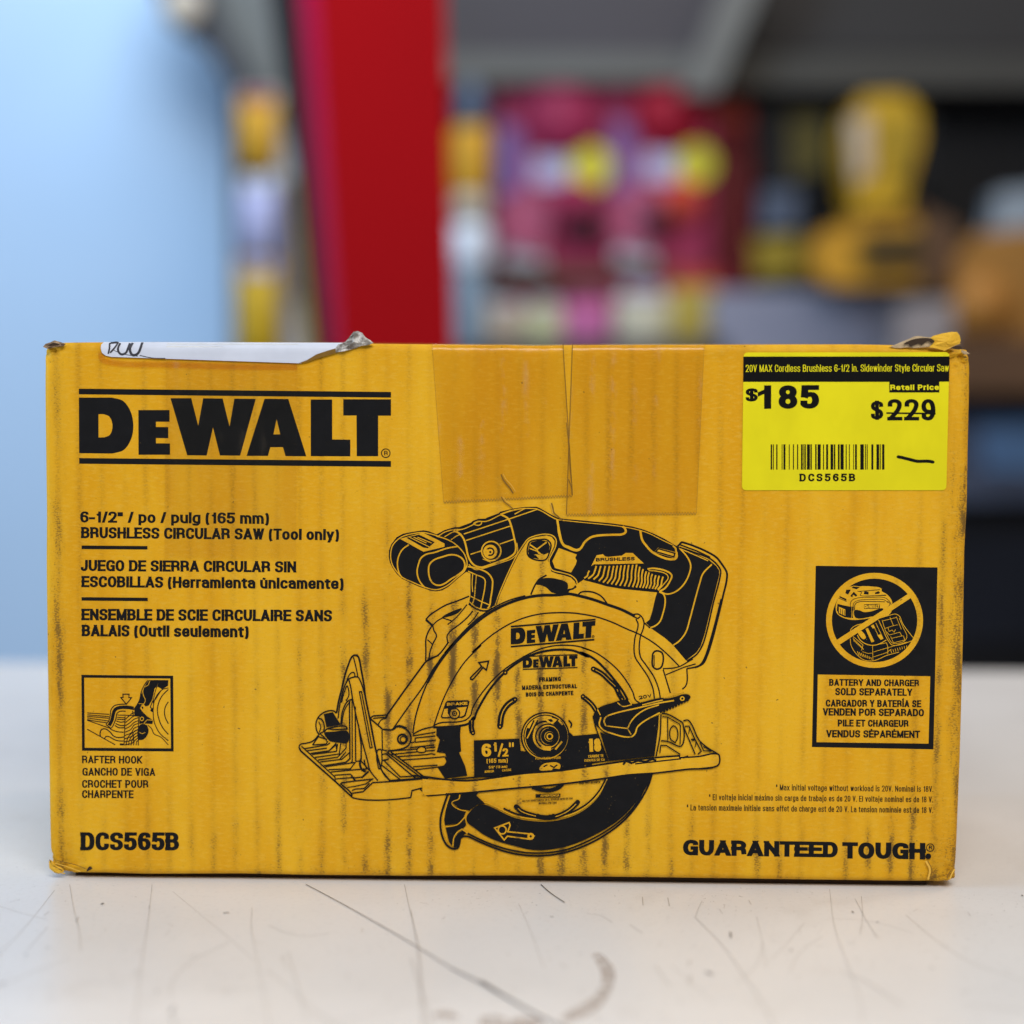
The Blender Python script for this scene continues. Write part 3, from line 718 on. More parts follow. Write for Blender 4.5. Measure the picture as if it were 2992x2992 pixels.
# front arm, guard arcs
p.art(FA, '''
Sy13: 862,660 960,682 1050,725 1090,785 1090,860 1075,960 1062,1035 1045,1055
Sy10: 862,705 930,735 1018,780 1020,850 1000,960 980,1055
Sy8: 905,730 900,820 905,900
Sy9: 940,740 930,850 915,980 890,1030
Ly9: 888,942 985,990 1068,1024
Ly7: 870,990 930,1040 1000,1066 1060,1064
S9: 868,1012 930,1055 1000,1078 1045,1075 1090,1050
S9: 872,940 760,985 650,1025 560,1078 500,1120 465,1160
L13: 465,1160 525,1215
S7: 530,1215 560,1182 610,1150 700,1108 800,1055
G: 615,1140 650,1112 805,1055 765,1100
S7: 852,1018 810,1072 740,1150 670,1206
L7: 625,1145 708,1172
S8: 905,1078 880,1112 800,1190 690,1275 665,1312 670,1375
S7: 960,1090 910,1160 860,1210
S8: 530,1215 540,1260 565,1310 530,1390 505,1460 490,1530 470,1555
S9: 525,1215 490,1270 466,1340 465,1450 463,1555
L7: 480,1350 525,1390
S9: 420,1610 465,1558 530,1522 585,1490 680,1370
''')
def g(fr, s): return fr.pts(parse(s))
outer = g(FC, '1148,940 1170,800 1200,690 1245,560 1305,425 1390,285 1500,140') + g(FA, '800,1315 950,1178 1100,1075 1250,1003 1400,955 1550,932 1700,929') + g(FB, '200,918 290,935 430,972 560,1018 700,1068 820,1128')
p.stroke(smooth_path(outer[4:]), 17*FA.k)
p.stroke(smooth_path(outer[:6]), 9*FA.k)
o2 = g(FC, '1290,470 1400,250 1530,95') + g(FA, '640,1475 800,1293 950,1152 1100,1050 1250,978 1400,935')
p.stroke(smooth_path(o2), 8*FA.k)
arc2 = g(FC, '1345,870 1390,735 1450,585 1530,430 1640,265 1790,112') + g(FA, '900,1468 1080,1310 1250,1202 1400,1140 1550,1106 1700,1095 1850,1098') + g(FB, '300,1105 450,1132 600,1182 750,1250 850,1292 1000,1380 1120,1480 1235,1595')
p.stroke(smooth_path(arc2), 8*FA.k)
arc3 = g(FC, '1340,872 1395,846 1600,830 1655,810 1695,765') + g(FD, '500,1250 560,1135 660,1000 800,850 1000,702 1250,572 1400,532 1550,522 1700,535 1850,585') + g(FE, '0,498 130,545 260,630 380,740 470,860 525,960 550,1035 595,1068')
p.stroke(smooth_path(arc3), 8*FA.k)
arc4 = g(FC, '1340,885 1400,885 1600,870 1680,845 1715,795') + g(FD, '520,1360 545,1290 610,1165 720,995 880,820 1060,688 1200,622 1320,590 1480,572 1650,585 1800,650') + g(FE, '0,550 120,610 240,720 350,850 430,960 470,1035')
p.stroke(smooth_path(arc4), 14*FA.k)
p.art(FB, '''
S9: 285,930 310,905 370,895 450,910 510,945 560,1010
S8: 805,1112 850,1108 890,1140 910,1195
L8: 800,1128 850,1150 870,1132
''')
p.art(FE, '''
S9: 555,205 578,260 562,340 545,400 545,590 600,680 680,800 730,920 745,1022
S9: 640,240 632,300 600,390 600,590 660,680 740,800 790,930 805,1015
Sc11: 725,600 730,560 755,535 790,535 825,555 825,680 800,712 760,718 728,690
L6: 742,575 742,690
L8: 640,245 700,298
S10: 1430,0 1390,160 1320,420 1255,615 1220,670 1190,690 1090,712 1080,712
S8: 832,715 940,708 1010,690 1080,650 1140,615
L9: 835,725 908,965
L8: 862,778 1050,700 1168,666
S9: 1078,712 1078,860 1060,900 1030,925
''')
lettering(p, '20', 588, 1032, 670, 1016, 36, .28, .22, .16, fr=FE); lettering(p, 'V', 680, 1014, 716, 1007, 34, .22, .2, .1, fr=FE)
logo(p, FD.pts([(937,303),(1895,222),(1880,468),(937,548)]), y0=0, y1=386)
q = FD.pts([(1072,643),(1690,622),(1690,780),(1072,800)])
logo(p, q, y0=0, y1=386, reg=False)
p.art(FD, '''
F: 1060,690 1190,625 1240,600 1160,650 1135,660 1160,672 1100,680
''')
for s, a, b, c, d, cap in (('FRAMING', 1258, 936, 1502, 926, 50), ('MADERA ESTRUCTURAL', 1065, 1026, 1685, 1006, 48), ('BOIS DE CHARPENTE', 1108, 1102, 1643, 1084, 47)):
    lettering(p, s, a, b, c, d, cap, .25, .2, .12, fr=FD)
# blade slots
for w, m in ((44, 0), (9, 1)):
    p.stroke(smooth_path(FD.pts(parse('985,1135 900,1195 840,1290 815,1440'))), w*FD.k, m)
    p.stroke(smooth_path(FD.pts(parse('495,1370 492,1450 505,1510'))), (40 if m == 0 else 9)*FD.k, m)
    p.stroke(smooth_path(FE.pts(parse('118,718 200,762 290,845 350,905 385,980 420,1035'))), (34 if m == 0 else 5)*FE.k, m)
    p.stroke(smooth_path(FE.pts(parse('5,1000 60,1040 112,1092 145,1145'))), (32 if m == 0 else 6)*FE.k, m)
for c, fr, r in (((985,1135),FD,29), ((815,1440),FD,29), ((510,1512),FD,26), ((875,830),FD,27), ((118,718),FE,26), ((12,1000),FE,24)):
    c = fr.pts([c])[0]; p.circle(c, r*fr.k); p.circle(c, 8*fr.k, 1)
for a in ((340,855),(362,905),(385,965),(405,1000)): p.circle(FE.pts([a])[0], 20*FE.k)
# arrow, brake badge
p.art(FC, '''
Lc9: 1690,418 1795,312 1768,276 1860,262 1840,347 1808,322 1722,425 1705,436 1692,432
F: 1455,652 1472,635 1668,629 1682,645 1645,775 1618,796 1425,801 1410,785
Fy: 1445,712 1655,692 1630,770 1600,784 1432,788 1424,778
F: 1478,705 1540,700 1525,735 1500,745 1520,770 1490,775 1475,755
''')
lettering(p, 'BRAKE', 1470, 682, 1660, 672, 27, .36, .26, .12, mi=1, fr=FC)
c = FC.pts([(1540, 755)])[0]; p.circle(c, 48*FC.k, 1); p.ring(c, 48*FC.k, 8*FC.k); p.ring(c, 20*FC.k, 7*FC.k); p.circle(c, 8*FC.k)
# foot with its bevel bracket
p.art(FC, '''
S11: 430,750 450,640 480,520 510,390 540,300 575,222 600,206 630,216 645,250 660,330 690,500 700,590 740,790 770,950 800,1100 848,1275
S9: 848,1275 880,1330 932,1385
S7: 590,226 615,330 632,412
S8: 540,432 570,418 630,412 655,450 690,560 700,600
S8: 545,432 562,500 582,620 620,800 680,1050 722,1200 745,1290 818,1385
Lc7: 645,550 665,548 766,1075 745,1078
S8: 470,860 480,760 500,695 540,635 588,618
S7: 480,862 492,770 515,700 560,640
S8: 445,800 458,690 482,580 505,500 540,432
S7: 478,650 498,570 530,495 547,580 520,635
S7: 525,450 545,400 565,375 592,368 606,412
L9: 552,640 556,1180 520,1212
L7: 576,632 578,1205 560,1222
L8: 606,690 610,1200
L9: 635,855 662,1050 662,1180
L7: 610,1205 660,1200 740,1290
F: 310,760 395,742 470,860 335,885
G: 315,940 400,925 537,925 535,1028 430,1026 370,1015 335,980
S8: 430,752 402,730 320,740 255,795 236,860 250,930 268,950
S8: 268,950 205,1015 140,1035 90,1045 78,1068 90,1095
S8: 260,800 290,810 315,870 305,925 272,942
S6: 262,830 282,880 268,930
S8: 335,900 420,880 520,878 533,905
S8: 315,935 335,902 400,905 533,900
S7: 275,945 320,985 338,1015
L8: 205,1050 258,972
L7: 205,1050 330,1042 350,1015
L7: 255,970 340,1000
L10: 80,1080 95,1108 420,1395 575,1540
L7: 100,1062 415,1352 420,1395
S8: 470,1415 575,1518 575,1540 620,1556 800,1570 1000,1560 1128,1545
L8: 1128,1545 1140,1480 1215,1460 1285,1450 1290,1530 1462,1515
L7: 1215,1465 1285,1528
L8: 465,1420 480,1405 600,1390 778,1370
L8: 575,1505 680,1490 770,1405 1000,1390 1290,1365
L7: 575,1480 610,1465 690,1460 740,1410
L6: 530,1450 600,1440 710,1415
L7: 130,1085 340,1050 370,1030
L7: 150,1105 340,1080
L7: 185,1130 360,1105 430,1045
L7: 200,1140 430,1110 440,1040
L7: 225,1168 455,1135 470,1035
L7: 255,1192 440,1165 520,1080 520,1035
L7: 275,1210 480,1185 555,1120
L7: 310,1245 520,1212
L7: 325,1255 600,1215
L7: 355,1282 560,1275 610,1210
L7: 375,1305 640,1280 720,1275
L7: 410,1335 560,1325 580,1345
L7: 425,1370 600,1355
L7: 355,1110 425,1035 430,1090
L7: 455,1190 520,1115
L10: 570,1340 605,1385
L10: 665,1360 725,1300
L7: 600,1360 680,1350 735,1300
L7: 770,1370 700,1420
S13: 660,1180 650,1230 672,1285 705,1300
S8: 690,1190 700,1240 715,1275
L8: 745,797 775,777 905,768
L9: 748,802 862,902
S9: 862,904 960,906 1000,880 1060,890 1112,930 1132,990 1105,1055 1050,1085 912,1107
L7: 905,1107 862,1095 858,912
S7: 822,858 850,815 890,800
L10: 890,805 910,765
L10: 905,768 1080,522 1262,275
S8: 1262,275 1305,240 1392,207
S8: 960,900 1100,700 1255,485 1340,335 1400,255
L7: 775,800 905,788
S7: 975,882 1020,868 1090,890
S8: 850,1092 820,1095 808,1150 815,1220 832,1275 850,1250 855,1092
L8: 905,1118 1232,1360
L8: 940,1115 1270,1362
L8: 900,1135 1180,1370
L7: 855,1240 1025,1372
L7: 850,1285 930,1382
L7: 920,1180 880,1200 1030,1350 1140,1345
L7: 1040,1192 1290,1175 1450,1160
L7: 910,1110 1185,1088
L7: 940,1140 1185,1115
L7: 855,1140 905,1132
L7: 860,1195 920,1185
L7: 1000,1160 1290,1140
S7: 1188,1085 1225,1065 1265,1080 1265,1112 1225,1122 1188,1110 1188,1085
L7: 1265,1080 1360,1070
L7: 1265,1108 1355,1100
S8: 1148,950 1190,925 1250,900 1345,878
L7: 1145,965 1360,930
L7: 1130,1030 1170,1020 1170,985 1360,965
L7: 1170,1025 1365,1005
L7: 1120,1075 1350,1050
L7: 1285,1140 1320,1132 1360,1140
L7: 1160,1285 1385,1258
L7: 1150,1255 1380,1240
S8: 1450,1160 1468,1205 1445,1245 1385,1258
L9: 930,1385 1290,1360
F: 1370,885 1600,870 1592,960 1602,1112 1582,1120 1640,1250 1660,1340 1450,1366 1425,1330 1382,1262 1435,1250 1470,1200 1452,1130 1372,1118 1402,1000 1368,960
S8: 1692,815 1695,925
''')
c = FC.pts([(1050, 995)])[0]; p.ring(c, 44*FC.k, 11*FC.k); p.ring((c[0]+2, c[1]+1), 28*FC.k, 7*FC.k)
# hub and blade print
c = FF.pts([(884, 132)])[0]; k = FF.k
p.art(FF, '''
F: 347,162 690,148 700,240 900,270 1040,240 1068,100 1095,128 1275,112 1360,318 1180,345 1000,400 600,440 350,440
''')
p.circle(c, 182*k, 1); p.ring(c, 178*k, 8*k); p.ring(c, 160*k, 6*k)
p.ring((c[0]+4, c[1]), 132*k, 36*k, 0, a0=-75, a1=205); p.ring(c, 112*k, 10*k, 0, a0=150, a1=300)
p.circle((c[0]+8, c[1]), 98*k, 1); p.ring((c[0]+8, c[1]), 92*k, 8*k); p.ring((c[0]+10, c[1]), 70*k, 9*k); p.ring((c[0]+12, c[1]), 50*k, 16*k); p.circle((c[0]+13, c[1]), 30*k, 1); p.ring((c[0]+13, c[1]), 30*k, 7*k)
p.circle((c[0]+13, c[1]), 15*k)
p.art(FF, '''
Fy: 735,150 800,10 830,5 760,145
L8: 735,150 800,10
L8: 758,150 828,10
Fy: 880,0 935,-8 975,5 940,40 900,25
F: 900,5 930,0 945,18 925,25
Fy: 850,205 930,205 925,240 870,235
Ly12: 985,10 1015,45
Ly12: 960,230 1010,170
S8: 1060,10 1082,40 1075,65
''')
lettering(p, '6', 407, 286, 478, 284, 98, .26, .2, .1, mi=1, fr=FF); lettering(p, '1', 490, 246, 522, 245, 68, .26, .2, .1, mi=1, fr=FF); lettering(p, '2', 564, 284, 606, 282, 62, .26, .2, .1, mi=1, fr=FF)
p.art(FF, 'Ly13: 532,285 562,185\nLy12: 618,178 618,212\nLy12: 640,177 640,210')
lettering(p, '(165 mm)', 443, 332, 602, 328, 32, .2, .17, .12, mi=1, fr=FF); lettering(p, '5/8" (16 mm)', 460, 374, 598, 368, 20, .2, .17, .12, mi=1, fr=FF)
lettering(p, '18', 1205, 248, 1306, 244, 98, .28, .2, .06, mi=1, fr=FF); lettering(p, 'CARBIDE TE', 1208, 292, 1322, 286, 20, .18, .15, .12, mi=1, fr=FF); lettering(p, 'DIENTES DE CA', 1180, 322, 1332, 314, 18, .18, .15, .12, mi=1, fr=FF)
lettering(p, 'FOR / PARA / POUR', 812, 308, 1000, 300, 18, .18, .15, .12, mi=1, fr=FF)
p.art(FF, '''
Gy: 840,382 850,355 880,335 920,328 970,328 998,345 990,378 930,385
L7: 870,360 900,345
L7: 920,350 950,365 975,345
''')
lettering(p, 'ARBOR', 428, 406, 498, 402, 18, .2, .17, .12, mi=1, fr=FF); lettering(p, 'CASSE', 560, 396, 628, 390, 16, .2, .17, .12, mi=1, fr=FF)
# lower guard
p.art(FF, '''
S9: 1690,405 1660,500 1580,640 1480,760 1350,862 1200,945 1050,1000 900,1026 750,1027 600,1002 480,962 380,920 300,884 268,882
S8: 1672,430 1570,635 1465,752 1340,845 1190,925 1050,980 900,1005 750,1006 620,985 500,950 390,905 300,860
G: 1688,415 1640,520 1560,635 1450,750 1330,832 1200,900 1060,955 900,985 780,985 650,955 520,918 420,870 345,815 300,780 293,735 325,690 372,652 430,645 500,672 560,702 650,742 780,767 900,772 1000,757 1120,717 1220,652 1300,562 1362,442
Sy7: 1352,445 1300,545 1220,635 1120,700 1000,740 900,755 780,750 650,725 560,685 500,655 430,628 370,636
S8: 1345,440 1290,540 1210,628 1110,690 1000,730 890,744 790,740 660,712 570,672
F: 165,572 240,568 235,600 185,620 182,640 240,682 290,692 262,760 222,788 130,800 124,760 140,660
F: 185,625 240,600 250,570 300,550 392,543 365,575 432,637 370,646 312,690 285,682 240,680
Sy6: 240,570 235,600 185,625 182,640 240,682 290,692
F: 134,815 222,800 278,745 290,800 262,828 222,850 200,890 188,962 160,925
F: 200,900 225,862 262,838 292,858 240,895 238,930 222,962 195,968
Sy7: 135,812 222,795 278,740
Sy7: 188,960 198,890 225,850 262,826
Sy6: 300,860 262,832
S10: 150,570 122,650 98,740 98,830 120,910 150,955 190,976 225,970 240,930 246,895 270,882
Sy6: 165,575 138,660 118,740 116,815 135,890 165,945
Lyc9: 503,820 612,780 620,800 602,848 770,865 800,880 772,905 600,882 575,910
''')
c2 = FF.pts([(560, 835)])[0]; p.ring(c2, 30*k, 9*k, 1); c2 = FF.pts([(775, 883)])[0]; p.circle(c2, 26*k, 1); p.circle(c2, 9*k)
for w, m in ((24, 0), (5, 1)):
    p.stroke(smooth_path(FF.pts(parse('668,662 705,695 800,728 880,742 960,735 1060,690 1128,628'))), w*k, m)
p.circle(FF.pts([(665, 660)])[0], 18*k); p.circle(FF.pts([(1128, 626)])[0], 18*k)
for a in ((830,730),(858,737),(890,740),(920,735),(945,730)): p.circle(FF.pts([a])[0], 17*k)
p.stroke(smooth_path(FF.pts(parse('785,512 850,532 920,536 985,515 1015,488'))), 20*k)
p.art(FF, 'F: 812,566 998,562 998,588 812,592')
lettering(p, 'ADVERTENCIA', 848, 586, 990, 583, 17, .2, .17, .12, mi=1, fr=FF)
lettering(p, 'LEA LAS ADVERTENCIAS EN EL REVERSO ANTES DE USO', 712, 624, 1090, 604, 14, .2, .16, .12, fr=FF); lettering(p, 'MAXIMAS RPM 7000', 835, 640, 970, 636, 14, .2, .16, .12, fr=FF); lettering(p, 'RPM 7000 MAXIMUM', 1142, 492, 1298, 480, 15, .2, .16, .12, fr=FF)
# shoe
p.art(FF, '''
Fy: -40,452 130,462 300,468 500,445 700,415 1000,392 1350,340 1500,320 1792,286 1892,278 2100,270 2186,267 2193,278 2192,335 2176,353 1950,378 1690,408 1350,445 1000,490 600,526 400,546 240,560 135,563 -40,575
S9: -120,425 0,437 130,455 300,465 500,442 700,412 1000,388 1350,336 1500,316 1792,284 1900,277
S8: 1890,292 2040,282 2186,266 2193,278 2192,335 2176,353 1950,378 1690,409 1500,424
S7: 180,452 330,440 500,422 700,396
L7: 700,398 700,412
L9: 705,410 755,392 755,408
L7: 770,405 840,385
L8: 938,398 945,378 1012,385
L7: 1020,382 1080,365 1180,350
L9: 1188,355 1235,340
L7: 1240,355 1465,322
L11: 1470,345 1490,315 1540,335
L10: 1540,330 1580,315 1640,320 1690,303 1720,312
L7: 1560,338 1900,300 1892,278
L9: 1920,292 1960,280
L7: 1970,288 2040,281
S9: 1690,409 1500,422 1350,444 1000,490 600,526 400,546 240,560 135,565
''')
# lever and right end of the guard
p.art(FE, '''
F: 185,1360 250,1390 500,1440 545,1400 580,1310 660,1250 790,1190 785,1300 745,1610 280,1662
L8: 115,1195 140,1310 272,1662
S9: 812,1180 802,1400 762,1608
G: 118,1220 128,1160 178,1112 300,1068 480,1032 515,1072 610,1058 750,1022 820,1012 870,1018 960,1000 1040,975 1095,980 1115,1002 1100,1030 1000,1075 870,1132 800,1172 655,1262 595,1312 562,1392 532,1430 485,1434 250,1382 180,1325 132,1280
Sy13: 245,1300 228,1250 252,1205 310,1180 600,1110 820,1060 945,1040
Sy12: 790,1085 650,1132 560,1192 500,1262 472,1322
Ly10: 245,1300 468,1326 505,1388
Sy13: 195,1210 180,1290 215,1338 300,1375 510,1410 545,1380 570,1312 640,1252 800,1165
Sy9: 160,1130 190,1190
Sy9: 365,1062 420,1100 512,1082
Ly10: 480,1035 510,1078
Sy10: 620,1085 760,1050 830,1035
''')
for a, m in (((1030,1020),1),((1030,1020),2),((1075,1000),3),((985,1038),3)):
    c2 = FE.pts([a])[0]
    p.circle(c2, (24 if m == 1 else 12 if m == 2 else 20)*FE.k, 1 if m == 1 else 0)
for i in range(9):
    a = FE.pts([(845 + i*24, 1018 - i*8), (855 + i*24, 990 - i*7)]); p.stroke(a, 7*FE.k, 1)
    b = FE.pts([(845 + i*30, 1148 - i*14)])[0]; p.circle(b, 13*FE.k)
p.art(FE, '''
S9: 820,1172 880,1180 1000,1245 1030,1265 1042,1300 1038,1480 1012,1510 970,1500 880,1460 812,1452
L7: 825,1205 880,1210 1000,1280 1012,1300 1008,1490
L7: 880,1212 882,1450
L8: 805,1500 865,1500 1010,1592
L7: 800,1580 810,1500
S9: 1040,1248 1085,1240 1112,1262 1200,1442 1260,1502 1402,1592
L8: 1045,1312 1162,1590
L8: 1055,1305 1098,1302 1160,1435 1118,1438
L6: 1110,1310 1095,1380
L8: 1130,1448 1165,1445 1225,1560 1190,1590
L6: 1175,1460 1160,1520
L7: 1210,1465 1250,1555 1330,1560
L7: 1245,1510 1330,1558
L9: 1402,1592 1412,1602
S8: 960,1472 915,1440 900,1380 915,1320 940,1300 970,1320 985,1385 975,1440 955,1472
''')
p.build('saw_drawing', [INK, BOARD], box)

# ---------------------------------------------------------------- picture of the rafter hook
p = Print(); p.gain = (1.6, 1.0)
p.fill(g(FG, '183,105 1478,118 1484,1186 192,1176'), 0, [g(FG, '222,145 1436,158 1446,1142 230,1134')])
p.art(FG, '''
F: 1125,180 1245,178 1270,215 1250,265 1215,300 1185,450 1130,540 1085,550 1060,515 990,510 1010,420 1050,330 1080,250
F: 1245,178 1410,180 1405,260 1335,300 1255,260 1270,215
Sy9: 1130,180 1080,250 1050,335 1060,400 1085,460 1065,510 990,512
Ly8: 1150,190 1125,250 1080,275
S9: 1125,180 1080,235 1030,340 1000,470 940,570 915,600
L7: 1255,265 1340,310
S7: 1250,265 1225,340 1195,470
F: 930,575 985,512 1050,520 1010,570 1040,620 1110,690 1195,740 1185,800 1110,795 1040,790 1000,800 1000,690 930,690
Sy8: 1020,560 1050,620 1110,680 1190,738
Gy: 1025,545 1045,535 1065,560 1062,600 1040,595
G: 1030,555 1045,550 1058,575 1050,592
Syc10: 1015,720 1035,700 1060,715 1050,745 1025,750
Ly9: 1065,790 1110,740 1195,745
G: 1000,820 1050,795 1090,810 1120,870 1105,950 1060,1010 990,1010
Sy7: 1000,915 1040,935 1085,915
S7: 985,1020 1050,1015 1110,950 1125,880 1100,810
S30: 920,578 850,565 720,568 660,595 635,650 615,740 575,820
L9: 905,610 915,675
S9: 810,518 720,522 650,540 605,590 585,700 560,770 528,800
S9: 808,618 720,622 685,650 670,720 640,800 605,860
L9: 528,805 600,860
L8: 265,642 575,662
L8: 265,668 575,695
S8: 265,690 400,702 570,718
S8: 265,712 380,730 560,755
S8: 265,735 400,762 545,780
L8: 265,745 600,865
L8: 690,672 800,675 930,680
S8: 685,702 800,712
S9: 680,730 800,738
S9: 675,755 730,772 800,765
S9: 665,790 720,815 795,822
S9: 655,820 710,850 790,850
S9: 590,870 680,905 780,915
S10: 780,982 700,990 640,970 580,905 520,868 470,875 448,920 450,970
S9: 780,1040 700,1035 640,1015 580,980 530,975 510,1005
L8: 265,872 660,1092
L8: 800,690 785,1095
L16: 725,1085 780,1088
L8: 990,700 985,1100
L9: 1190,470 1155,560 1190,600
G: 1190,470 1215,460 1200,515
G: 1185,570 1195,630 1155,610
S8: 1200,720 1195,600 1210,480 1250,390 1330,310 1410,290
S9: 1410,310 1330,390 1280,480 1255,600 1280,740 1330,850 1410,945
S9: 1410,485 1370,550 1355,620 1365,700 1410,795
S8: 1200,720 1220,800 1290,930 1410,1035
S7: 1120,815 1170,860 1210,940 1300,980 1410,1095
L8: 1225,455 1310,320
''')
for i in range(9):
    y0 = 735 + i * 46
    p.stroke(smooth_path(FG.pts([(808 - i*2, y0 - 5 if i < 8 else 1095), (850 + i*8, y0 - 45), (925, y0 - 45 - (50 if i < 4 else 60)), (992, max(690, y0 - 110 - i*5))])), 8*FG.k)
for i in range(5): p.stroke(smooth_path(FG.pts([(815 + i*35, 1098), (822 + i*36, 1040), (860 + i*32, 960 + i*18), (988, 870 + i*40)])), 8*FG.k)
p.art(FG, 'Lc9: 768,378 856,378 852,425 890,428 818,520 738,425 772,422')
p.build('hook_picture', [INK, BOARD], box)

# ---------------------------------------------------------------- battery and charger panel
p = Print()
p.fill(g(F5, '248,158 1306,172 1270,1752 215,1732'), 0, [g(F5, '266,1102 1243,1117 1228,1703 255,1690')])
c = F5.pts([(759, 632)])[0]
p.ring(c, 396*F5.k, 50*F5.k, 1, ry=388*F5.k)
p.art(FH, '''
Gy: 410,570 450,500 560,370 640,350 760,350 900,355 1040,385 1045,420 1110,460 1180,540 1195,610 1175,720 1120,770 960,790 760,820 650,828 560,815 450,770 405,720 395,640
F: 420,600 500,620 600,640 600,800 520,790 440,750 410,690
Fy: 440,640 530,680 530,770 440,730
L9: 460,670 465,740
L9: 488,680 492,755
L9: 515,690 516,765
F: 545,400 610,400 570,470 530,450
F: 450,490 545,530 545,560 450,510
L9: 440,520 548,568
F: 600,490 650,430 700,480 680,500 640,470 630,510
S9: 700,420 760,440 740,480 790,490 1100,475
F: 650,345 760,350 690,395 620,375
Sy9: 640,350 760,360 900,365 1035,400 1040,430
L10: 720,425 1020,400
F: 800,420 860,430 860,470 790,465
F: 950,440 1000,420 1020,445 1000,460 950,462
L9: 790,490 1110,482
S9: 600,640 610,570 660,530 900,510 1090,515 1150,560 1185,620
S9: 640,650 650,590 690,560 900,540 1080,545 1140,590
S11: 660,690 668,610 700,580 900,568 1090,572
G: 660,690 740,695 790,715 900,705 1060,665 1060,735 900,780 680,800 655,760
F: 600,640 650,640 640,800 600,800
Ly6: 622,645 620,800
Sy7: 640,700 640,780 680,808 900,790 1100,740
S9: 1125,560 1160,600 1140,640
F: 795,608 1020,600 1015,668 795,672
''')
logo(p, FH.pts([(800,612),(1015,604),(1010,664),(800,668)]), mi=1, reg=False, bars=False, y0=20, y1=360)
p.art(FH, '''
Sy10: 600,1010 610,960 680,905 780,880
Sy9: 600,1090 610,1180 680,1300 790,1390 915,1405 1000,1380 1110,1330 1180,1310 1290,1280
Sy12: 700,1040 740,1110 830,1170 920,1185 1000,1170 1110,1110
Sy9: 1000,830 1060,960 1130,1110 1190,1180 1260,1185 1480,1120
Sy9: 1020,800 1160,760 1240,745 1290,770 1340,880 1410,980 1490,1080
Sy7: 1050,830 1090,960 1130,1060 1190,1150 1250,1160 1370,1120 1400,1060 1350,940 1290,800
Ly7: 1160,790 1210,910
Ly7: 1250,780 1320,960
Ly7: 1060,840 1260,790
Ly6: 1085,950 1200,910 1270,895
Ly7: 1130,930 1150,990 1190,970 1220,1000 1240,960
Ly7: 1110,990 1150,1040 1300,1000 1330,1060
Ly7: 1170,1060 1210,1150 1370,1110 1350,1050
Ly7: 1190,1085 1340,1050
Fy: 815,955 850,940 940,1130 900,1145
Fy: 890,910 930,895 950,940 920,950
Fy: 980,1040 1030,1030 1070,1090 1030,1110
Gy: 700,970 760,985 820,1080 790,1100 730,1050
Ly7: 960,870 1060,1080
Ly7: 920,890 1010,1080
Ly8: 640,1060 780,1180 760,1260
Ly7: 915,1190 920,1400
Ly8: 1000,1170 1110,1150 1130,1200 1130,1310
Ly7: 925,1280 1110,1225 1400,1140
Ly7: 925,1350 1110,1290 1180,1240
Ly6: 770,1275 850,1300 915,1295
''')
for i in range(8):
    p.stroke(FH.pts([(640 + i*18, 1080 + i*18), (655 + i*19, 1130 + i*17)]), 8*FH.k, 1); p.stroke(FH.pts([(700 + i*27, 1270 + i*12), (725 + i*25, 1330 + i*8)]), 9*FH.k, 1)
    p.stroke(FH.pts([(1170 + i*32, 1250 - i*9), (1185 + i*30, 1295 - i*11)]), 8*FH.k, 1)
p.fill(F5.pts([(425, 805), (1060, 395), (1085, 430), (452, 845)]), 1)
for s, a, b, e, d, cap in (('BATTERY AND CHARGER', 365, 1199, 1145, 1205, 58), ('SOLD SEPARATELY', 418, 1281, 1086, 1287, 62), ('CARGADOR Y BATERÍA SE', 335, 1380, 1163, 1386, 60),
                           ('VENDEN POR SEPARADO', 310, 1457, 1187, 1465, 63), ('PILE ET CHARGEUR', 440, 1552, 1053, 1557, 59), ('VENDUS SÉPARÉMENT', 340, 1646, 1152, 1652, 62)):
    lettering(p, s, a, b, e, d, cap, .225, .175, .085, fr=F5)
p.build('battery_notice', [INK, BOARD], box)

# ---------------------------------------------------------------- tape, labels, wear
def tape(name, TL, TR, BL, BR, mat, h, teeth=True):
    L = rows(TL, BL, 14); R = rows(TR, BR, 14); o = sheet(name, (L, R), mat, h, box)
    if teeth:
        q = Print(h - .00002); n = 46; pts = []
        for i in range(n * 2 + 1):
            t = i / (2 * n); pts.append((BL[0] + (BR[0] - BL[0]) * t, BL[1] + (BR[1] - BL[1]) * t + (5 if i % 2 else -1)))
        q.stroke(pts, 2.2); q.build('torn_tape_edge', SEAM, o)
        for a_, b_, w_ in ((TL, BL, 2.0 if TL[0] > 1500 else .8), (TR, BR, 2.0 if TR[0] < 1800 else .8)):
            q = Print(h + .00004); q.stroke([a_, b_], w_); q.build('tape_side_edge', CREASE if w_ > 1 else SEAM, o)
    return o
f = F3.pts
tape('packing_tape', *f([(285,96),(957,97),(345,905),(1006,872)]), TAPE, .00040)
tape('packing_tape', *f([(1006,97),(1682,94),(975,970),(1642,962)]), TAPE, .00050)
tape('clear_tape', (487,1003), (871,1004), (481,1630), (866,1634), CLEAR, .00060, False)

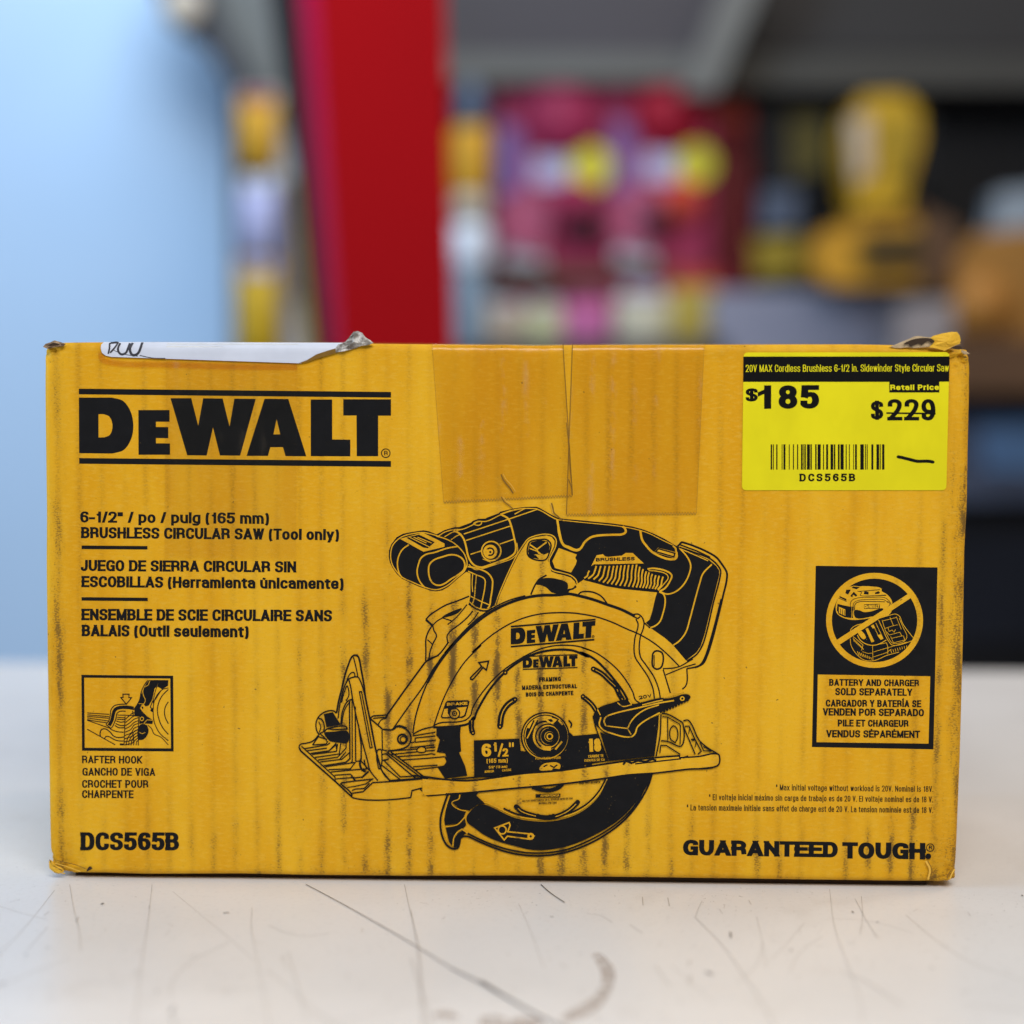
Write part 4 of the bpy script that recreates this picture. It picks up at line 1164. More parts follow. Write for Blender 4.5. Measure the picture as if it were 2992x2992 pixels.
lab = sheet('shipping_label', (F1.pts([(352,86),(344,100),(343,120),(350,142),(368,156),(400,163)]), F1.pts([(1600,90),(1575,104),(1555,120),(1500,145),(1440,168),(1368,196)])), WHITE, .0007, box)
q = Print(.0008, surf=True)
FX = Frame(175, 935, 1052/1932); FY = Frame(2513, 935, 350/1932)
for a_, w_ in (('266,122 268,150 262,182', 9), ('268,122 308,122 300,142 272,176', 9), ('322,124 314,162 330,184 354,178 368,150 374,124', 11), ('388,122 378,162 392,188 418,182 434,152 440,120', 13)):
    q.stroke(smooth_path(FX.pts(parse(a_))), w_*FX.k)
for a_, w_ in (('286,160 340,182 420,194', 3), ('430,190 500,204 568,206', 4)): q.stroke(smooth_path(FX.pts(parse(a_))), w_*FX.k)
q.build('handwriting', plain('faded_marker', (.045, .045, .055), .6, .5, 300), lab)
q = Print(.00055); q.stroke(smooth_path(F1.pts(parse('343,140 352,176 390,190 680,202 1000,212 1350,214'))), 30*F1.k); q.build('tape_tint_edge', tape_material('brownish_tape_edge', (.91, .80, .62), .02, .3, .1), lab)  # brownish strip along the tape edge below the label
def crumple(name, pts, mat, d0, d1, parent, seed, jit=.0006):
    """a small crumpled sheet: outline in photo pixels, standing d0..d1 in front of the panel"""
    rr = random.Random(seed); q = [on_front(*a) for a in pts]
    cx = sum(a for a, b in q) / len(q); cz = sum(b for a, b in q) / len(q); m = MB(); vs = []; n = len(q)
    for r in (1.0, .72, .42):
        for (a, b) in q: vs.append((cx + (a - cx) * r + rr.uniform(-jit, jit) * (r < 1), -(d0 + (d1 - d0) * (1 - r) + rr.uniform(-jit, jit)), cz + (b - cz) * r + rr.uniform(-jit, jit) * (r < 1)))
    vs.append((cx, -d1, cz)); o = 3 * n
    fs = [(k*n + i, k*n + (i+1) % n, (k+1)*n + (i+1) % n, (k+1)*n + i) for k in range(2) for i in range(n)] + [(2*n + i, 2*n + (i+1) % n, o) for i in range(n)]
    back = len(vs); vs += [(a, .0006 - d0, b) for a, _, b in vs[:n]]; fs += [(i, back + i, back + (i+1) % n, (i+1) % n) for i in range(n)]; fs.append(tuple(back + i for i in range(n)))
    m.add(vs, fs); return m.build(name, mat, parent, smooth=False)
crumple('torn_paper_curl', F1.pts(parse('1548,118 1560,100 1598,86 1622,58 1640,34 1662,30 1684,40 1700,62 1726,78 1742,92 1715,102 1680,106 1640,122 1590,134 1548,140')), TORN, .0012, .0030, lab, 3)
q = Print(.0009); q.fill(F1.pts(parse('1358,195 1400,180 1450,150 1510,130 1560,116 1600,122 1560,140 1500,158 1450,172 1400,190'))); q.build('torn_paper_edge', CREASE, lab)

st = Print(.00030); r = 34; cs = [(175,192),(1628,190),(1605,1165),(163,1165)]; pts = []
for i, (a, b) in enumerate(cs):
    pa, pb = cs[i-1], cs[(i+1) % 4]
    def tow(q2): d = math.dist(q2, (a, b)); return (a + (q2[0]-a)*r/d, b + (q2[1]-b)*r/d)
    s0, s1 = tow(pa), tow(pb)
    for k in range(7):
        t = k/6; u = 1-t; pts.append((u*u*s0[0] + 2*u*t*a + t*t*s1[0], u*u*s0[1] + 2*u*t*b + t*t*s1[1]))
st.fill(F4.pts(pts)); sticker = st.build('price_sticker', LABEL, box)
q = Print(.00036); q.fill(g(F4, '174,222 1628,221 1625,398 1555,399 1555,475 1203,475 1203,400 172,400')); q.build('header_band', TINK, sticker)
q = Print(.00042)
lettering(q, '20V MAX Cordless Brushless 6-1/2 in. Sidewinder Style Circular Saw', 190, 330, 1622, 326, 50, .115, .095, .09, fr=F4)
lettering(q, 'Retail Price', 1210, 458, 1552, 457, 38, .28, .22, .16, fr=F4, ry=.42)
q.build('header_lettering', LABEL, sticker)
q = Print(.00036)
lettering(q, '$', 190, 538, 274, 538, 92, .27, .19, .1, fr=F4, ry=.42); lettering(q, '1', 288, 590, 375, 590, 165, .30, .2, .1, fr=F4, ry=.42); lettering(q, '85', 422, 590, 708, 588, 165, .30, .205, .13, fr=F4, ry=.42)
q.fill(g(F4, '275,505 330,480 330,450 275,475'))
q.build('sale_price', TINK, sticker)
q = Print(.00036)
lettering(q, '$', 1074, 665, 1160, 664, 128, .21, .15, .1, fr=F4, ry=.42); lettering(q, '229', 1192, 672, 1528, 672, 150, .215, .165, .13, fr=F4, ry=.42)
q.stroke(g(F4, '1182,620 1530,624'), 11*F4.k)
q.build('struck_price', TINK, sticker)
q = Print(.00036)
for a, b in ((366,376),(382,388),(405,414),(444,449),(456,470),(494,500),(523,530),(552,560),(580,592),(597,603),(606,614),(622,643),(647,656),(680,690),(697,719),(735,742),(757,771),(788,807),(812,822),(840,852),(858,881),(895,902),(918,924),(948,953),(961,974),(998,1023),(1032,1038),(1044,1050),(1076,1090),(1112,1131),(1136,1142),(1152,1168)):
    q.fill(F4.pts([(a,841),(b,841),(b,1019),(a,1019)]))
lettering(q, 'DCS565B', 570, 1102, 962, 1101, 54, .25, .2, .30, fr=F4, ry=.42)
q.build('barcode', TINK, sticker)
q = Print(.00036); q.stroke(smooth_path(g(F4, '1262,928 1300,936 1340,946 1400,960 1440,960 1480,960 1512,966')), 22*F4.k); q.circle(F4.pts([(1264,929)])[0], 10*F4.k); q.circle(F4.pts([(1512,966)])[0], 10*F4.k); q.build('pen_stroke', TINK, sticker)

# torn and crushed places of the board
def mark(name, mat, h, fr, pts, wd):
    q = Print(h); q.stroke(smooth_path(fr.pts(parse(pts))), wd * fr.k); return q.build(name, mat, box)
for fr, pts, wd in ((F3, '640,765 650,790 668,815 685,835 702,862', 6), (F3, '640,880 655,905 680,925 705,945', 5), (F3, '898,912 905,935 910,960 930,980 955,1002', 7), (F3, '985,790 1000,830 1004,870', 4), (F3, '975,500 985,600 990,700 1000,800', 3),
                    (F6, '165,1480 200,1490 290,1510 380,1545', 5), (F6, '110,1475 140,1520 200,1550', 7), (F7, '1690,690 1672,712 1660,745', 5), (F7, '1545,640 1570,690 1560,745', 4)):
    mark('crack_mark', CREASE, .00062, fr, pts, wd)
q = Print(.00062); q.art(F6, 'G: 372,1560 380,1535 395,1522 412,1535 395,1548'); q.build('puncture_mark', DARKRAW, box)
for fr, pts, wd in ((F3, '650,762 664,790 692,820 712,852', 3.5), (F3, '650,880 664,900 690,918', 3), (F3, '892,914 900,940 905,965', 3), (F7, '1705,690 1690,715 1675,750', 9), (F7, '1535,640 1558,690 1548,750', 11), (F6, '150,1500 250,1530 330,1560', 6), (F6, '120,1530 160,1560 220,1572', 7)):  # pale strokes paint the highlights along the creases
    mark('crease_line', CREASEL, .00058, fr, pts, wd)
# top right corner: the flap is torn open and bent up
crumple('torn_corner_flap', FY.pts(parse('1130,292 1180,255 1330,215 1480,190 1560,195 1600,250 1620,330 1600,380 1500,420 1420,462 1360,496 1330,488 1200,452 1105,440 1165,390 1195,345')), FLAP, .0006, .0017, box, 11, .0003)
crumple('torn_board_edge', FY.pts(parse('480,425 560,400 700,340 880,265 950,258 1050,272 1160,278 1200,345 1165,392 1105,430 1000,442 870,452 760,440 650,452 560,450')), PALERAW, .0003, .0008, box, 5, .00015)
q = Print(.0012); q.art(FY, 'G: 690,392 780,335 900,302 1030,290 1150,308 1192,345 1140,372 1110,345 1040,360 990,400 930,385 870,405 800,428 770,395'); q.build('open_flute', DARKRAW, box)
q = Print(.0021); q.art(FY, 'G: 1440,456 1500,428 1600,424 1632,452 1580,476 1500,470'); q.build('open_flute', DARKRAW, box)
q = Print(.0024); q.stroke(smooth_path(FY.pts(parse('1330,486 1370,478 1430,448 1510,410 1600,378'))), 8*FY.k); q.build('crease_line', CREASEL, box)
crumple('corner_crush', FY.pts(parse('1632,478 1720,508 1770,545 1690,556 1640,522')), PALERAW, .0002, .0006, box, 8, .0001)
# top left corner: end of the flap stands open
crumple('torn_corner_flap', F1.pts(parse('46,112 58,96 84,88 104,78 132,86 162,96 150,108 110,112 70,122')), RAW, .0004, .0012, box, 21, .0002)
q = Print(.0026); q.art(F1, 'G: 78,106 100,92 128,94 140,100 110,106'); q.build('open_flute', DARKRAW, box)
# bottom left corner crushed
crumple('corner_crush', F6.pts(parse('104,1490 118,1480 150,1515 200,1540 210,1562 176,1578 140,1568 108,1540')), FLAP, .0002, .0009, box, 14, .0003)

# ================================================================== the table
def table_material():
    t = NT('worn_white_laminate')
    X, Y, Z = t.xyz()
    big = t.noise(t.scale((5, 5, 5)), 1.0, 4, .6)
    col = t.mix(t.ss(big, .3, .7), (.675, .655, .638), (.735, .718, .705))
    smg = t.ss(t.noise(t.scale((22, 16, 20)), 1.0, 5, .65), .56, .74, 0, .16)
    col = t.mix(smg, col, (.42, .36, .31))
    mott = t.noise(t.scale((420, 300, 300)), 1.0, 3, .7)
    col = t.mix(t.ss(mott, .52, .75, 0, .14), col, (.40, .36, .33))
    patch = t.ss(t.noise(t.scale((14, 14, 14)), 1.0, 3), .40, .68)
    sp = t.math('MULTIPLY', t.ss(t.noise(t.scale((620, 420, 500)), 1.0, 1.5, .6), .70, .745), patch)
    col = t.mix(t.math('MULTIPLY', sp, .55), col, (.09, .075, .065))
    # hairline scuffs: stretched noise in two directions
    for a, lo in ((0.5, .715), (-0.9, .725), (1.9, .72)):
        r = t.n('ShaderNodeVectorRotate', rotation_type='Z_AXIS'); t.put(r.inputs['Vector'], t.obj()); r.inputs['Angle'].default_value = a
        s = t.n('ShaderNodeVectorMath', operation='MULTIPLY'); t.put(s.inputs[0], r.outputs[0]); s.inputs[1].default_value = (28, 900, 10)
        h = t.ss(t.noise(s.outputs[0], 1.0, 1.0), lo, lo + .04)
        col = t.mix(t.math('MULTIPLY', t.math('MULTIPLY', h, patch), .16), col, (.25, .20, .17))
    t.set(color=col, rough=t.math('MULTIPLY_ADD', mott, .22, .26), spec=.42)
    t.bump(t.math('MULTIPLY', mott, .00006), .35, 1.0)
    return t.m
TABLE = table_material()
table = bpy.data.objects.new('table', None); C.objects.link(table); table.location = (0, .2, -.78)
tag(table, 'white laminate shop table with a scratched and stained top under the yellow box', 'table')
far = on_table(1496, 1943)[1] + .012
def tpart(mb, name, mats, **k):
    o = mb.build(name, mats, table, **k); o.location = (0, -.2, .78); return o
tpart(MB().box((-1.15, -.60, TZ - .030), (1.15, far, TZ)), 'table_top', TABLE, bevel=.002)
EDGE = plain('table_edge_band', (.33, .31, .30), .5, .1)
LEGM = plain('table_leg_metal', (.20, .20, .21), .4, .1, 20, .6)
for sx in (-1.05, 1.05):
    for yy in (-.52, far - .09):
        tpart(MB().box((sx - .02, yy - .02, -.78), (sx + .02, yy + .02, TZ - .031)), 'leg', LEGM)

def marks(name, items, mat, z, frame=None):
    m = MB(); k = 0
    for pts, wd in items:
        q = [on_table(*a) for a in smooth_path(frame.pts(pts) if frame else pts)]
        vs, fs = ribbon(q, wd * (1.25 if name == 'deep_scratch' and wd < .0008 else .62))
        # taper the ends
        k += 1
        m.add([(a, b, z + k * .0000006) for a, b in vs], fs)
    o = tpart(m, name, mat)
    for p in o.data.polygons:
        if p.normal.z < 0: p.flip()
    return o
T1 = Frame(0, 2500, 1500/1932); T2 = Frame(1200, 2500, 1792/1932)
SCR = plain('scratch_brown', (.39, .345, .305), .6, .35, 200)
SCRD = plain('scratch_dark', (.09, .075, .065), .6, .45, 200)
SCRL = plain('scratch_faint', (.42, .375, .34), .6, .25, 200)
P_ = parse
dark = [(T1.pts(P_('1150,85 1240,132 1400,220 1570,318 1700,398')), .00030), (T1.pts(P_('1700,398 1800,448 1870,486 1932,520')), .00055), (T2.pts(P_('410,72 440,98 485,128')), .00035),
        (T2.pts(P_('220,372 330,440 420,490 500,528 560,560')), .00075), (T2.pts(P_('930,345 940,348 952,352')), .0016), (T2.pts(P_('1007,220 1009,238')), .0009),
        (T1.pts(P_('655,540 645,560 640,570')), .0008), (T1.pts(P_('652,590 655,600')), .0011), (T1.pts(P_('176,320 182,322')), .0012), (T1.pts(P_('95,346 99,350')), .001), (T1.pts(P_('585,482 595,486')), .0009),
        (T1.pts(P_('0,460 20,450')), .0008), (T2.pts(P_('1390,156 1396,160')), .0009), (T2.pts(P_('1196,275 1201,279')), .001), (T2.pts(P_('583,476 588,480')), .0009), (T2.pts(P_('440,172 450,173')), .0008),
        (T2.pts(P_('1640,330 1646,333')), .0009), (T2.pts(P_('1468,188 1474,190')), .0009), (T2.pts(P_('1925,105 1929,108')), .001), (T1.pts(P_('840,192 862,190')), .0005), (T1.pts(P_('390,155 380,160 ')), .0006)]
mid = [(T1.pts(P_('1522,85 1540,170 1562,260 1575,320 1582,400 1588,500 1595,634')), .00033), (T1.pts(P_('1545,360 1570,440 1600,530 1625,630')), .00035), (T1.pts(P_('262,85 278,180 298,260 303,332')), .0003), (T1.pts(P_('572,85 558,210 535,360 520,480 503,630')), .00028),
       (T1.pts(P_('1085,335 1110,430 1140,530 1160,588')), .0003), (T1.pts(P_('948,170 945,240 965,350 990,480 1010,615')), .00024), (T1.pts(P_('1195,560 1250,600 1290,634')), .0004), (T1.pts(P_('290,450 380,450 465,456')), .0003), (T1.pts(P_('765,475 880,472 1015,463')), .0003),
       (T2.pts(P_('895,172 990,270 1060,370 1120,460 1150,528')), .00030), (T2.pts(P_('918,122 905,150 897,172')), .0003), (T2.pts(P_('1350,340 1430,370 1500,415 1548,446')), .00042), (T2.pts(P_('1742,441 1830,452 1932,466')), .00038), (T2.pts(P_('1320,85 1335,200 1380,330 1415,430 1425,500')), .00022),
       (T2.pts(P_('0,150 20,260 30,380 45,528')), .0003), (T2.pts(P_('770,322 795,360 815,388')), .0003), (T2.pts(P_('882,355 878,380')), .0007), (T2.pts(P_('880,308 876,322')), .0006), (T2.pts(P_('730,110 732,136')), .0005), (T2.pts(P_('810,112 815,138')), .0005),
       (T1.pts(P_('505,420 522,400')), .0004), (T1.pts(P_('285,225 295,205')), .0005), (T1.pts(P_('165,200 185,185')), .0004), (T2.pts(P_('1420,108 1424,170 1416,226')), .0003), (T2.pts(P_('1400,115 1440,190 1470,236')), .00025)]
faint = [(T1.pts(P_('650,110 760,200 870,290 955,365')), .0003), (T1.pts(P_('1010,235 1080,265 1150,275 1240,265')), .0005), (T1.pts(P_('205,105 130,200 60,280 5,330')), .0004), (T1.pts(P_('0,460 120,410 260,360')), .0004), (T1.pts(P_('1010,405 1100,480 1200,570')), .0004),
         (T1.pts(P_('1230,605 1400,560 1560,525 1660,505')), .0003), (T1.pts(P_('640,500 650,440 720,370 860,300')), .0004), (T2.pts(P_('1320,175 1450,185 1580,220')), .0003), (T2.pts(P_('1560,165 1650,240 1760,310 1932,370')), .0005), (T2.pts(P_('820,320 900,390 960,440')), .0003),
         (T2.pts(P_('1090,170 1110,260 1120,330')), .0003), (T2.pts(P_('1240,190 1180,260 1130,310')), .0003), (T2.pts(P_('555,160 600,168 635,188')), .0005), (T2.pts(P_('1195,345 1220,290 1300,230')), .0003), (T2.pts(P_('340,130 380,220 420,330')), .0003), (T2.pts(P_('520,450 600,500 680,528')), .0004),
         (T2.pts(P_('690,195 715,212 730,222')), .0006), (T2.pts(P_('1030,370 1090,320 1110,250')), .0003), (T1.pts(P_('0,165 80,190 180,215')), .0004), (T1.pts(P_('180,240 100,330')), .0004), (T1.pts(P_('1060,350 1080,400')), .0003), (T1.pts(P_('160,625 400,630 560,628')), .0005), (T1.pts(P_('800,628 950,625 1090,622')), .0005)]
rr = random.Random(5); faint_bits = []; mid_bits = []
for i in range(90):
    x, y = rr.uniform(0, 2992), rr.uniform(2600, 2992); a = rr.choice((.5, -.7, 1.4, 2.2, .1)) + rr.uniform(-.4, .4); l = rr.uniform(4, 34)
    faint_bits.append(([(x, y), (x + l*math.cos(a)*.5, y + l*math.sin(a)*.28), (x + l*math.cos(a), y + l*math.sin(a)*.5)], rr.uniform(.00018, .00042)))
for i in range(16):
    x, y = rr.uniform(0, 2992), rr.uniform(2590, 2992); a = rr.uniform(0, 3.14); l = rr.uniform(2, 9)
    mid_bits.append(([(x, y), (x + l*math.cos(a), y + l*math.sin(a)*.6)], rr.uniform(.00025, .0006)))
for d in faint: marks('faint_scratch', [d], SCRL, TZ + .00004)
for d in mid: marks('scratch', [d], SCR, TZ + .0002)
for nm, lst, mt, z in (('hairline_scuffs', faint_bits, SCRL, .00012), ('grit_specks', mid_bits, SCR, .0003)): marks(nm, lst, mt, TZ + z)['kind'] = 'stuff'
[marks('deep_scratch', [d], SCRD, TZ + .0004) for d in dark]

def stain_material():
    t = NT('dried_ring_stain')
    f = t.noise(t.scale((260, 190, 200)), 1.0, 4, .7)
    t.set(color=t.mix(f, (.40, .32, .27), (.56, .49, .44)), rough=.5, alpha=t.math('MULTIPLY', t.ss(f, .30, .58), .62))
    return t.m
STAIN = stain_material()
m = MB(); k = 0
for s, wds in (('582,283 600,305 620,335 622,370 605,410 570,445 520,475 480,492', (26, 30, 36, 30, 30, 38, 36, 20)), ('215,500 260,500 300,512 360,505 415,498', (26, 48, 40, 50, 24)), ('70,478 110,474 150,488', (14, 26, 16))):
    pts = smooth_path(T2.pts(P_(s))); q = [on_table(*a) for a in pts]; n = len(q); L = []; R = []
    for i, c in enumerate(q):
        a = q[max(0, i-1)]; b = q[min(n-1, i+1)]; dx, dy = b[0]-a[0], b[1]-a[1]; l = math.hypot(dx, dy) or 1
        t = i / (n - 1) * (len(wds) - 1); j = min(int(t), len(wds) - 2); wd = (wds[j] + (wds[j+1] - wds[j]) * (t - j)) * .00013 * rr.uniform(.96, 1.04)
        if i in (0, n - 1): wd *= .3
        L.append((c[0] - dy/l*wd*.6, c[1] + dx/l*wd*1.2, TZ + .00002)); R.append((c[0] + dy/l*wd*.6, c[1] - dx/l*wd*1.2, TZ + .00002))
    m.add(L + R, [(i, n + i, n + i + 1, i + 1) for i in range(n - 1)])
st_ = tpart(m, 'ring_stain', STAIN)
for p_ in st_.data.polygons:
    if p_.normal.z < 0: p_.flip()

# ================================================================== the shop behind
FLOOR = plain('shop_floor', (.10, .095, .09), .5, .2, 6)
tag(MB().box((-6, -3, -.80), (6, 5.2, -.78)).build('floor', FLOOR), None, kind='structure')
tag(MB().box((-6, 4.6, -.78), (6, 4.7, 3.2)).build('back_wall', plain('back_wall_paint', (.055, .053, .056), .8, .15, 3)), None, kind='structure')
BLUE = plain('pale_blue_wall_paint', (.50, .66, .86), .7, .03, 3)
wx = at(434, 400, 2.45).x
tag(MB().box((-5, 2.45, -.78), (wx, 2.57, 3.2)).build('side_wall', BLUE), None, kind='structure')

def q4(pts, Y): return [tuple(at(a, b, Y)) for a, b in pts]
def thing(name, label, cat, loc, group=None):
    o = bpy.data.objects.new(name, None); C.objects.link(o); o.location = loc
    return tag(o, label, cat, group)
def put(mb, name, mats, parent, smooth=False, bevel=0):
    o = mb.build(name, mats, parent, smooth, bevel)
    o.location = tuple(-c for c in parent.location); return o

BLACK = plain('black_plastic', (.011, .011, .013), .5, .2, 20)
CHAR = plain('charcoal_metal', (.040, .038, .042), .5, .2, 20)
GREYM = plain('grey_painted_steel', (.125, .122, .112), .5, .1, 15)
GREYD = plain('dim_grey_steel', (.070, .062, .068), .6, .1, 15)
GREYL = plain('light_grey_steel', (.15, .147, .138), .5, .1, 15)
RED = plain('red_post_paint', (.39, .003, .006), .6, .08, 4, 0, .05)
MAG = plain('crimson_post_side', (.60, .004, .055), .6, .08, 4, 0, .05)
YELP = plain('yellow_plastic', (.52, .31, .016), .45, .3, 16)
YELO = plain('orange_yellow_plastic', (.54, .27, .022), .45, .3, 16)
YELG = plain('yellow_round_sticker', (.62, .55, .04), .45, .1, 10)
WH = plain('white_plastic', (.66, .68, .74), .4, .06, 10)
LAV = plain('lavender_card', (.46, .45, .66), .5, .1, 20)
PINK = plain('pink_card', (.40, .085, .16), .5, .45, 26)
CRIM = plain('crimson_card', (.33, .008, .026), .5, .35, 22)
MAGC = plain('magenta_card', (.29, .022, .070), .5, .45, 22)
PURP = plain('purple_card', (.17, .10, .27), .5, .15, 22)
ORG = plain('orange_red_plastic', (.52, .06, .035), .45, .12, 20)
BEIGE = plain('beige_card', (.46, .38, .30), .6, .12, 20)
TAN = plain('tan_orange_case', (.34, .165, .038), .5, .2, 8)
SLATE = plain('slate_blue_plastic', (.09, .11, .16), .5, .15, 10)
BLUEB = plain('blue_box_print', (.10, .24, .52), .4, .3, 9)
LAVG = plain('lavender_grey_shelf', (.24, .245, .32), .45, .08, 6)
BROWN = plain('brown_cardboard', (.115, .062, .034), .7, .2, 10)

# red post, its foot on the floor behind the table
Y = 1.35
def post_outline(sx):  # x of an edge in 1932 px as a function of y
    return lambda y: sx[0] + (sx[1] - sx[0]) * y / 645
el, em, er = post_outline((562, 616)), post_outline((598, 640)), post_outline((840, 856))
b0 = at(700, 1400, Y); post = thing('red_post', 'tall red painted post standing behind the table beside the blue wall', 'post', (b0.x, Y, -.78))
ys = (-260, 200, 645, 1100, 1980)
m = MB(); vs = []
for y in ys:
    for px, Yo in ((em(y), 0), (er(y), 0), (er(y) - 8, .12), (el(y), .12)): vs.append(tuple(at(px, y, Y + Yo)))
vs2 = [(a, b, max(c, -.78)) for a, b, c in vs]
n = len(ys)
m.add(vs2, [(j*4 + i, (j+1)*4 + i, (j+1)*4 + (i+1) % 4, j*4 + (i+1) % 4) for j in range(n-1) for i in (0, 1, 2)] + [(0, 1, 2, 3), tuple((n-1)*4 + i for i in (3, 2, 1, 0))], 0)
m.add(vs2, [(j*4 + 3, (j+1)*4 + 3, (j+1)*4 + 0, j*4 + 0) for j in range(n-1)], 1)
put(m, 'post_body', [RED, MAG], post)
put(MB().box((b0.x - .12, Y - .05, -.78), (b0.x + .12, Y + .2, -.765)), 'base_plate', CHAR, post)

# black strip built as the post's shade and dark canopy at the upper left
Y = 1.75
tag(MB().prism(q4([(488, -200), (572, -200), (592, 330), (622, 760), (640, 1900), (612, 1900), (602, 760), (556, 330), (508, 0)], 1.48), .03).build('post_shade_strip', BLACK), 'thin black strip for the shade just left of the red post', 'upright')
Y = 2.2
can = thing('display_canopy', 'grey metal display canopy with a slanting dark edge above the pale blue wall end', 'canopy', tuple(at(480, 60, Y)))
put(MB().prism(q4([(330, -160), (600, -160), (600, 190), (470, 190), (400, 60)], Y), .25), 'canopy_panel', GREYM, can)
put(MB().prism(q4([(300, -160), (345, -160), (420, 40), (490, 170), (490, 215), (455, 205), (395, 95), (330, 55), (270, -60)], Y - .04), .03), 'canopy_edge', CHAR, can)
put(MB().lathe(tuple(at(345, 12, Y - .06)), [(.005, -.02), (.030, -.012), (.034, 0), (.02, .012), (.004, .016)], 20, 'y'), 'canopy_lamp', BEIGE, can, True)

# hanging goods between the wall and the post
def pouch(name, label, cat, px, Y, mats, group=None, bulge=.025):
    """a filled pouch on a hook: card with a rounded bulging front, header with a hang hole; px = x0,y0,x1,y1"""
    x0, y0, x1, y1 = px; a = at(x0, y0, Y); b = at(x1, y1, Y); W = b.x - a.x; H = a.z - b.z
    t = thing(name, label, cat, (a.x + W/2, Y, b.z), group)
    m = MB(); nx, nz = 8, 10; vs = []
    for j in range(nz + 1):
        for i in range(nx + 1):
            u, v = i / nx, j / nz; d = (math.sin(math.pi * u) * math.sin(math.pi * min(1, v))) ** .6
            vs.append((a.x + W*u, Y - .002 - bulge * d, b.z + H*.84*v))
    m.add(vs, [(j*(nx+1)+i, j*(nx+1)+i+1, (j+1)*(nx+1)+i+1, (j+1)*(nx+1)+i) for j in range(nz) for i in range(nx)])
    put(m, 'pouch_body', mats[0], t, True)
    put(MB().box((a.x, Y, b.z), (b.x, Y + .004, a.z)), 'backing_card', mats[1], t)
    put(MB().box((a.x + W*.15, Y - .004, b.z + H*.86), (b.x - W*.15, Y - .0005, a.z - H*.03)), 'header_strip', mats[2], t)
    put(MB().box((a.x + W/2 - .003, Y - .03, a.z - H*.05), (a.x + W/2 + .003, Y + .12, a.z - H*.03)), 'hook', CHAR, t)
    return t
pouch('hanging_pack', 'yellow orange pack hanging topmost beside the end of the blue wall', 'pack', (448, 170, 526, 318), 2.14, (YELO, BEIGE, MAGC), 'packs hanging between wall and post')
pouch('hanging_pack', 'pale lavender pack hanging between two yellow packs beside the blue wall', 'pack', (452, 330, 522, 482), 2.14, (LAV, BEIGE, WH), 'packs hanging between wall and post')
pouch('hanging_pack', 'deep yellow pack hanging lowest beside the end of the blue wall', 'pack', (446, 486, 528, 700), 2.14, (YELP, YELO, LAV), 'packs hanging between wall and post')
tag(MB().prism(q4([(500, 180), (560, 180), (600, 720), (540, 720)], 2.30), .04).build('display_board', plain('grey_display_board', (.55, .52, .52), .6, .1, 8)), 'tall grey display board half hidden by the black shade strip', 'board')
tag(MB().prism(q4([(508, 345), (556, 345), (572, 560), (520, 560)], 2.22), .05).build('tool_case', plain('dusky_case', (.12, .12, .19), .5, .15, 12)), 'dusky grey tool case against the grey display board', 'case')
tag(MB().prism(q4([(550, 330), (566, 330), (614, 690), (578, 690)], 1.62), .02).build('yellow_level', YELP), 'long yellow spirit level leaning against the foot of the red post', 'level')

# shelving unit to the right of the post
Y = 2.55
un = thing('shelving_unit', 'tall grey steel shelving unit full of tools behind the box', 'shelf', (at(1400, 700, Y).x, Y, -.78))
put(MB().prism(q4([(800, -220), (2500, -220), (2500, 1960), (800, 1960)], Y + .62), .02), 'back_panel', plain('dark_back_panel', (.028, .027, .030), .8, .15, 6), un)
put(MB().prism(q4([(820, -200), (1385, -200), (1385, 104), (820, 104)], Y + .04), .5), 'shelf_riser', GREYD, un)
put(MB().prism(q4([(820, 102), (1330, 102), (1330, 152), (820, 152)], Y), .5), 'shelf', GREYM, un)
put(MB().prism(q4([(1400, -120), (1480, -120), (1352, 175), (1285, 175)], Y - .05), .06), 'brace', GREYL, un)
put(MB().prism(q4([(1395, -160), (2400, -160), (2400, 100), (1395, 100)], Y + .10), .4), 'shelf_riser', plain('dim_riser', (.040, .038, .038), .7, .15, 6), un)
put(MB().prism(q4([(1350, 104), (2400, 104), (2400, 165), (1350, 165)], Y + .05), .45), 'shelf', plain('dim_shelf', (.060, .058, .053), .6, .1, 8), un)
put(MB().prism(q4([(1340, 548), (2400, 548), (2400, 690), (1340, 690)], Y + .0), .5), 'shelf', LAVG, un)
put(MB().prism(q4([(1340, 700), (2400, 700), (2400, 768), (1340, 768)], Y + .02), .5), 'shelf', BLACK, un)
put(MB().prism(q4([(820, 640), (1370, 640), (1370, 720), (820, 720)], Y + .0), .5), 'shelf', GREYD, un)
put(MB().prism(q4([(1340, 945), (2400, 945), (2400, 1010), (1340, 1010)], Y + .02), .5), 'shelf', BLACK, un)
put(MB().prism(q4([(820, 1210), (2400, 1210), (2400, 1290), (820, 1290)], Y + .02), .5), 'shelf', BLACK, un)
for px in (812, 1375, 2300):
    put(MB().prism(q4([(px, -200), (px + 26, -200), (px + 26, 1950), (px, 1950)], Y + .50), .05), 'upright', CHAR, un)

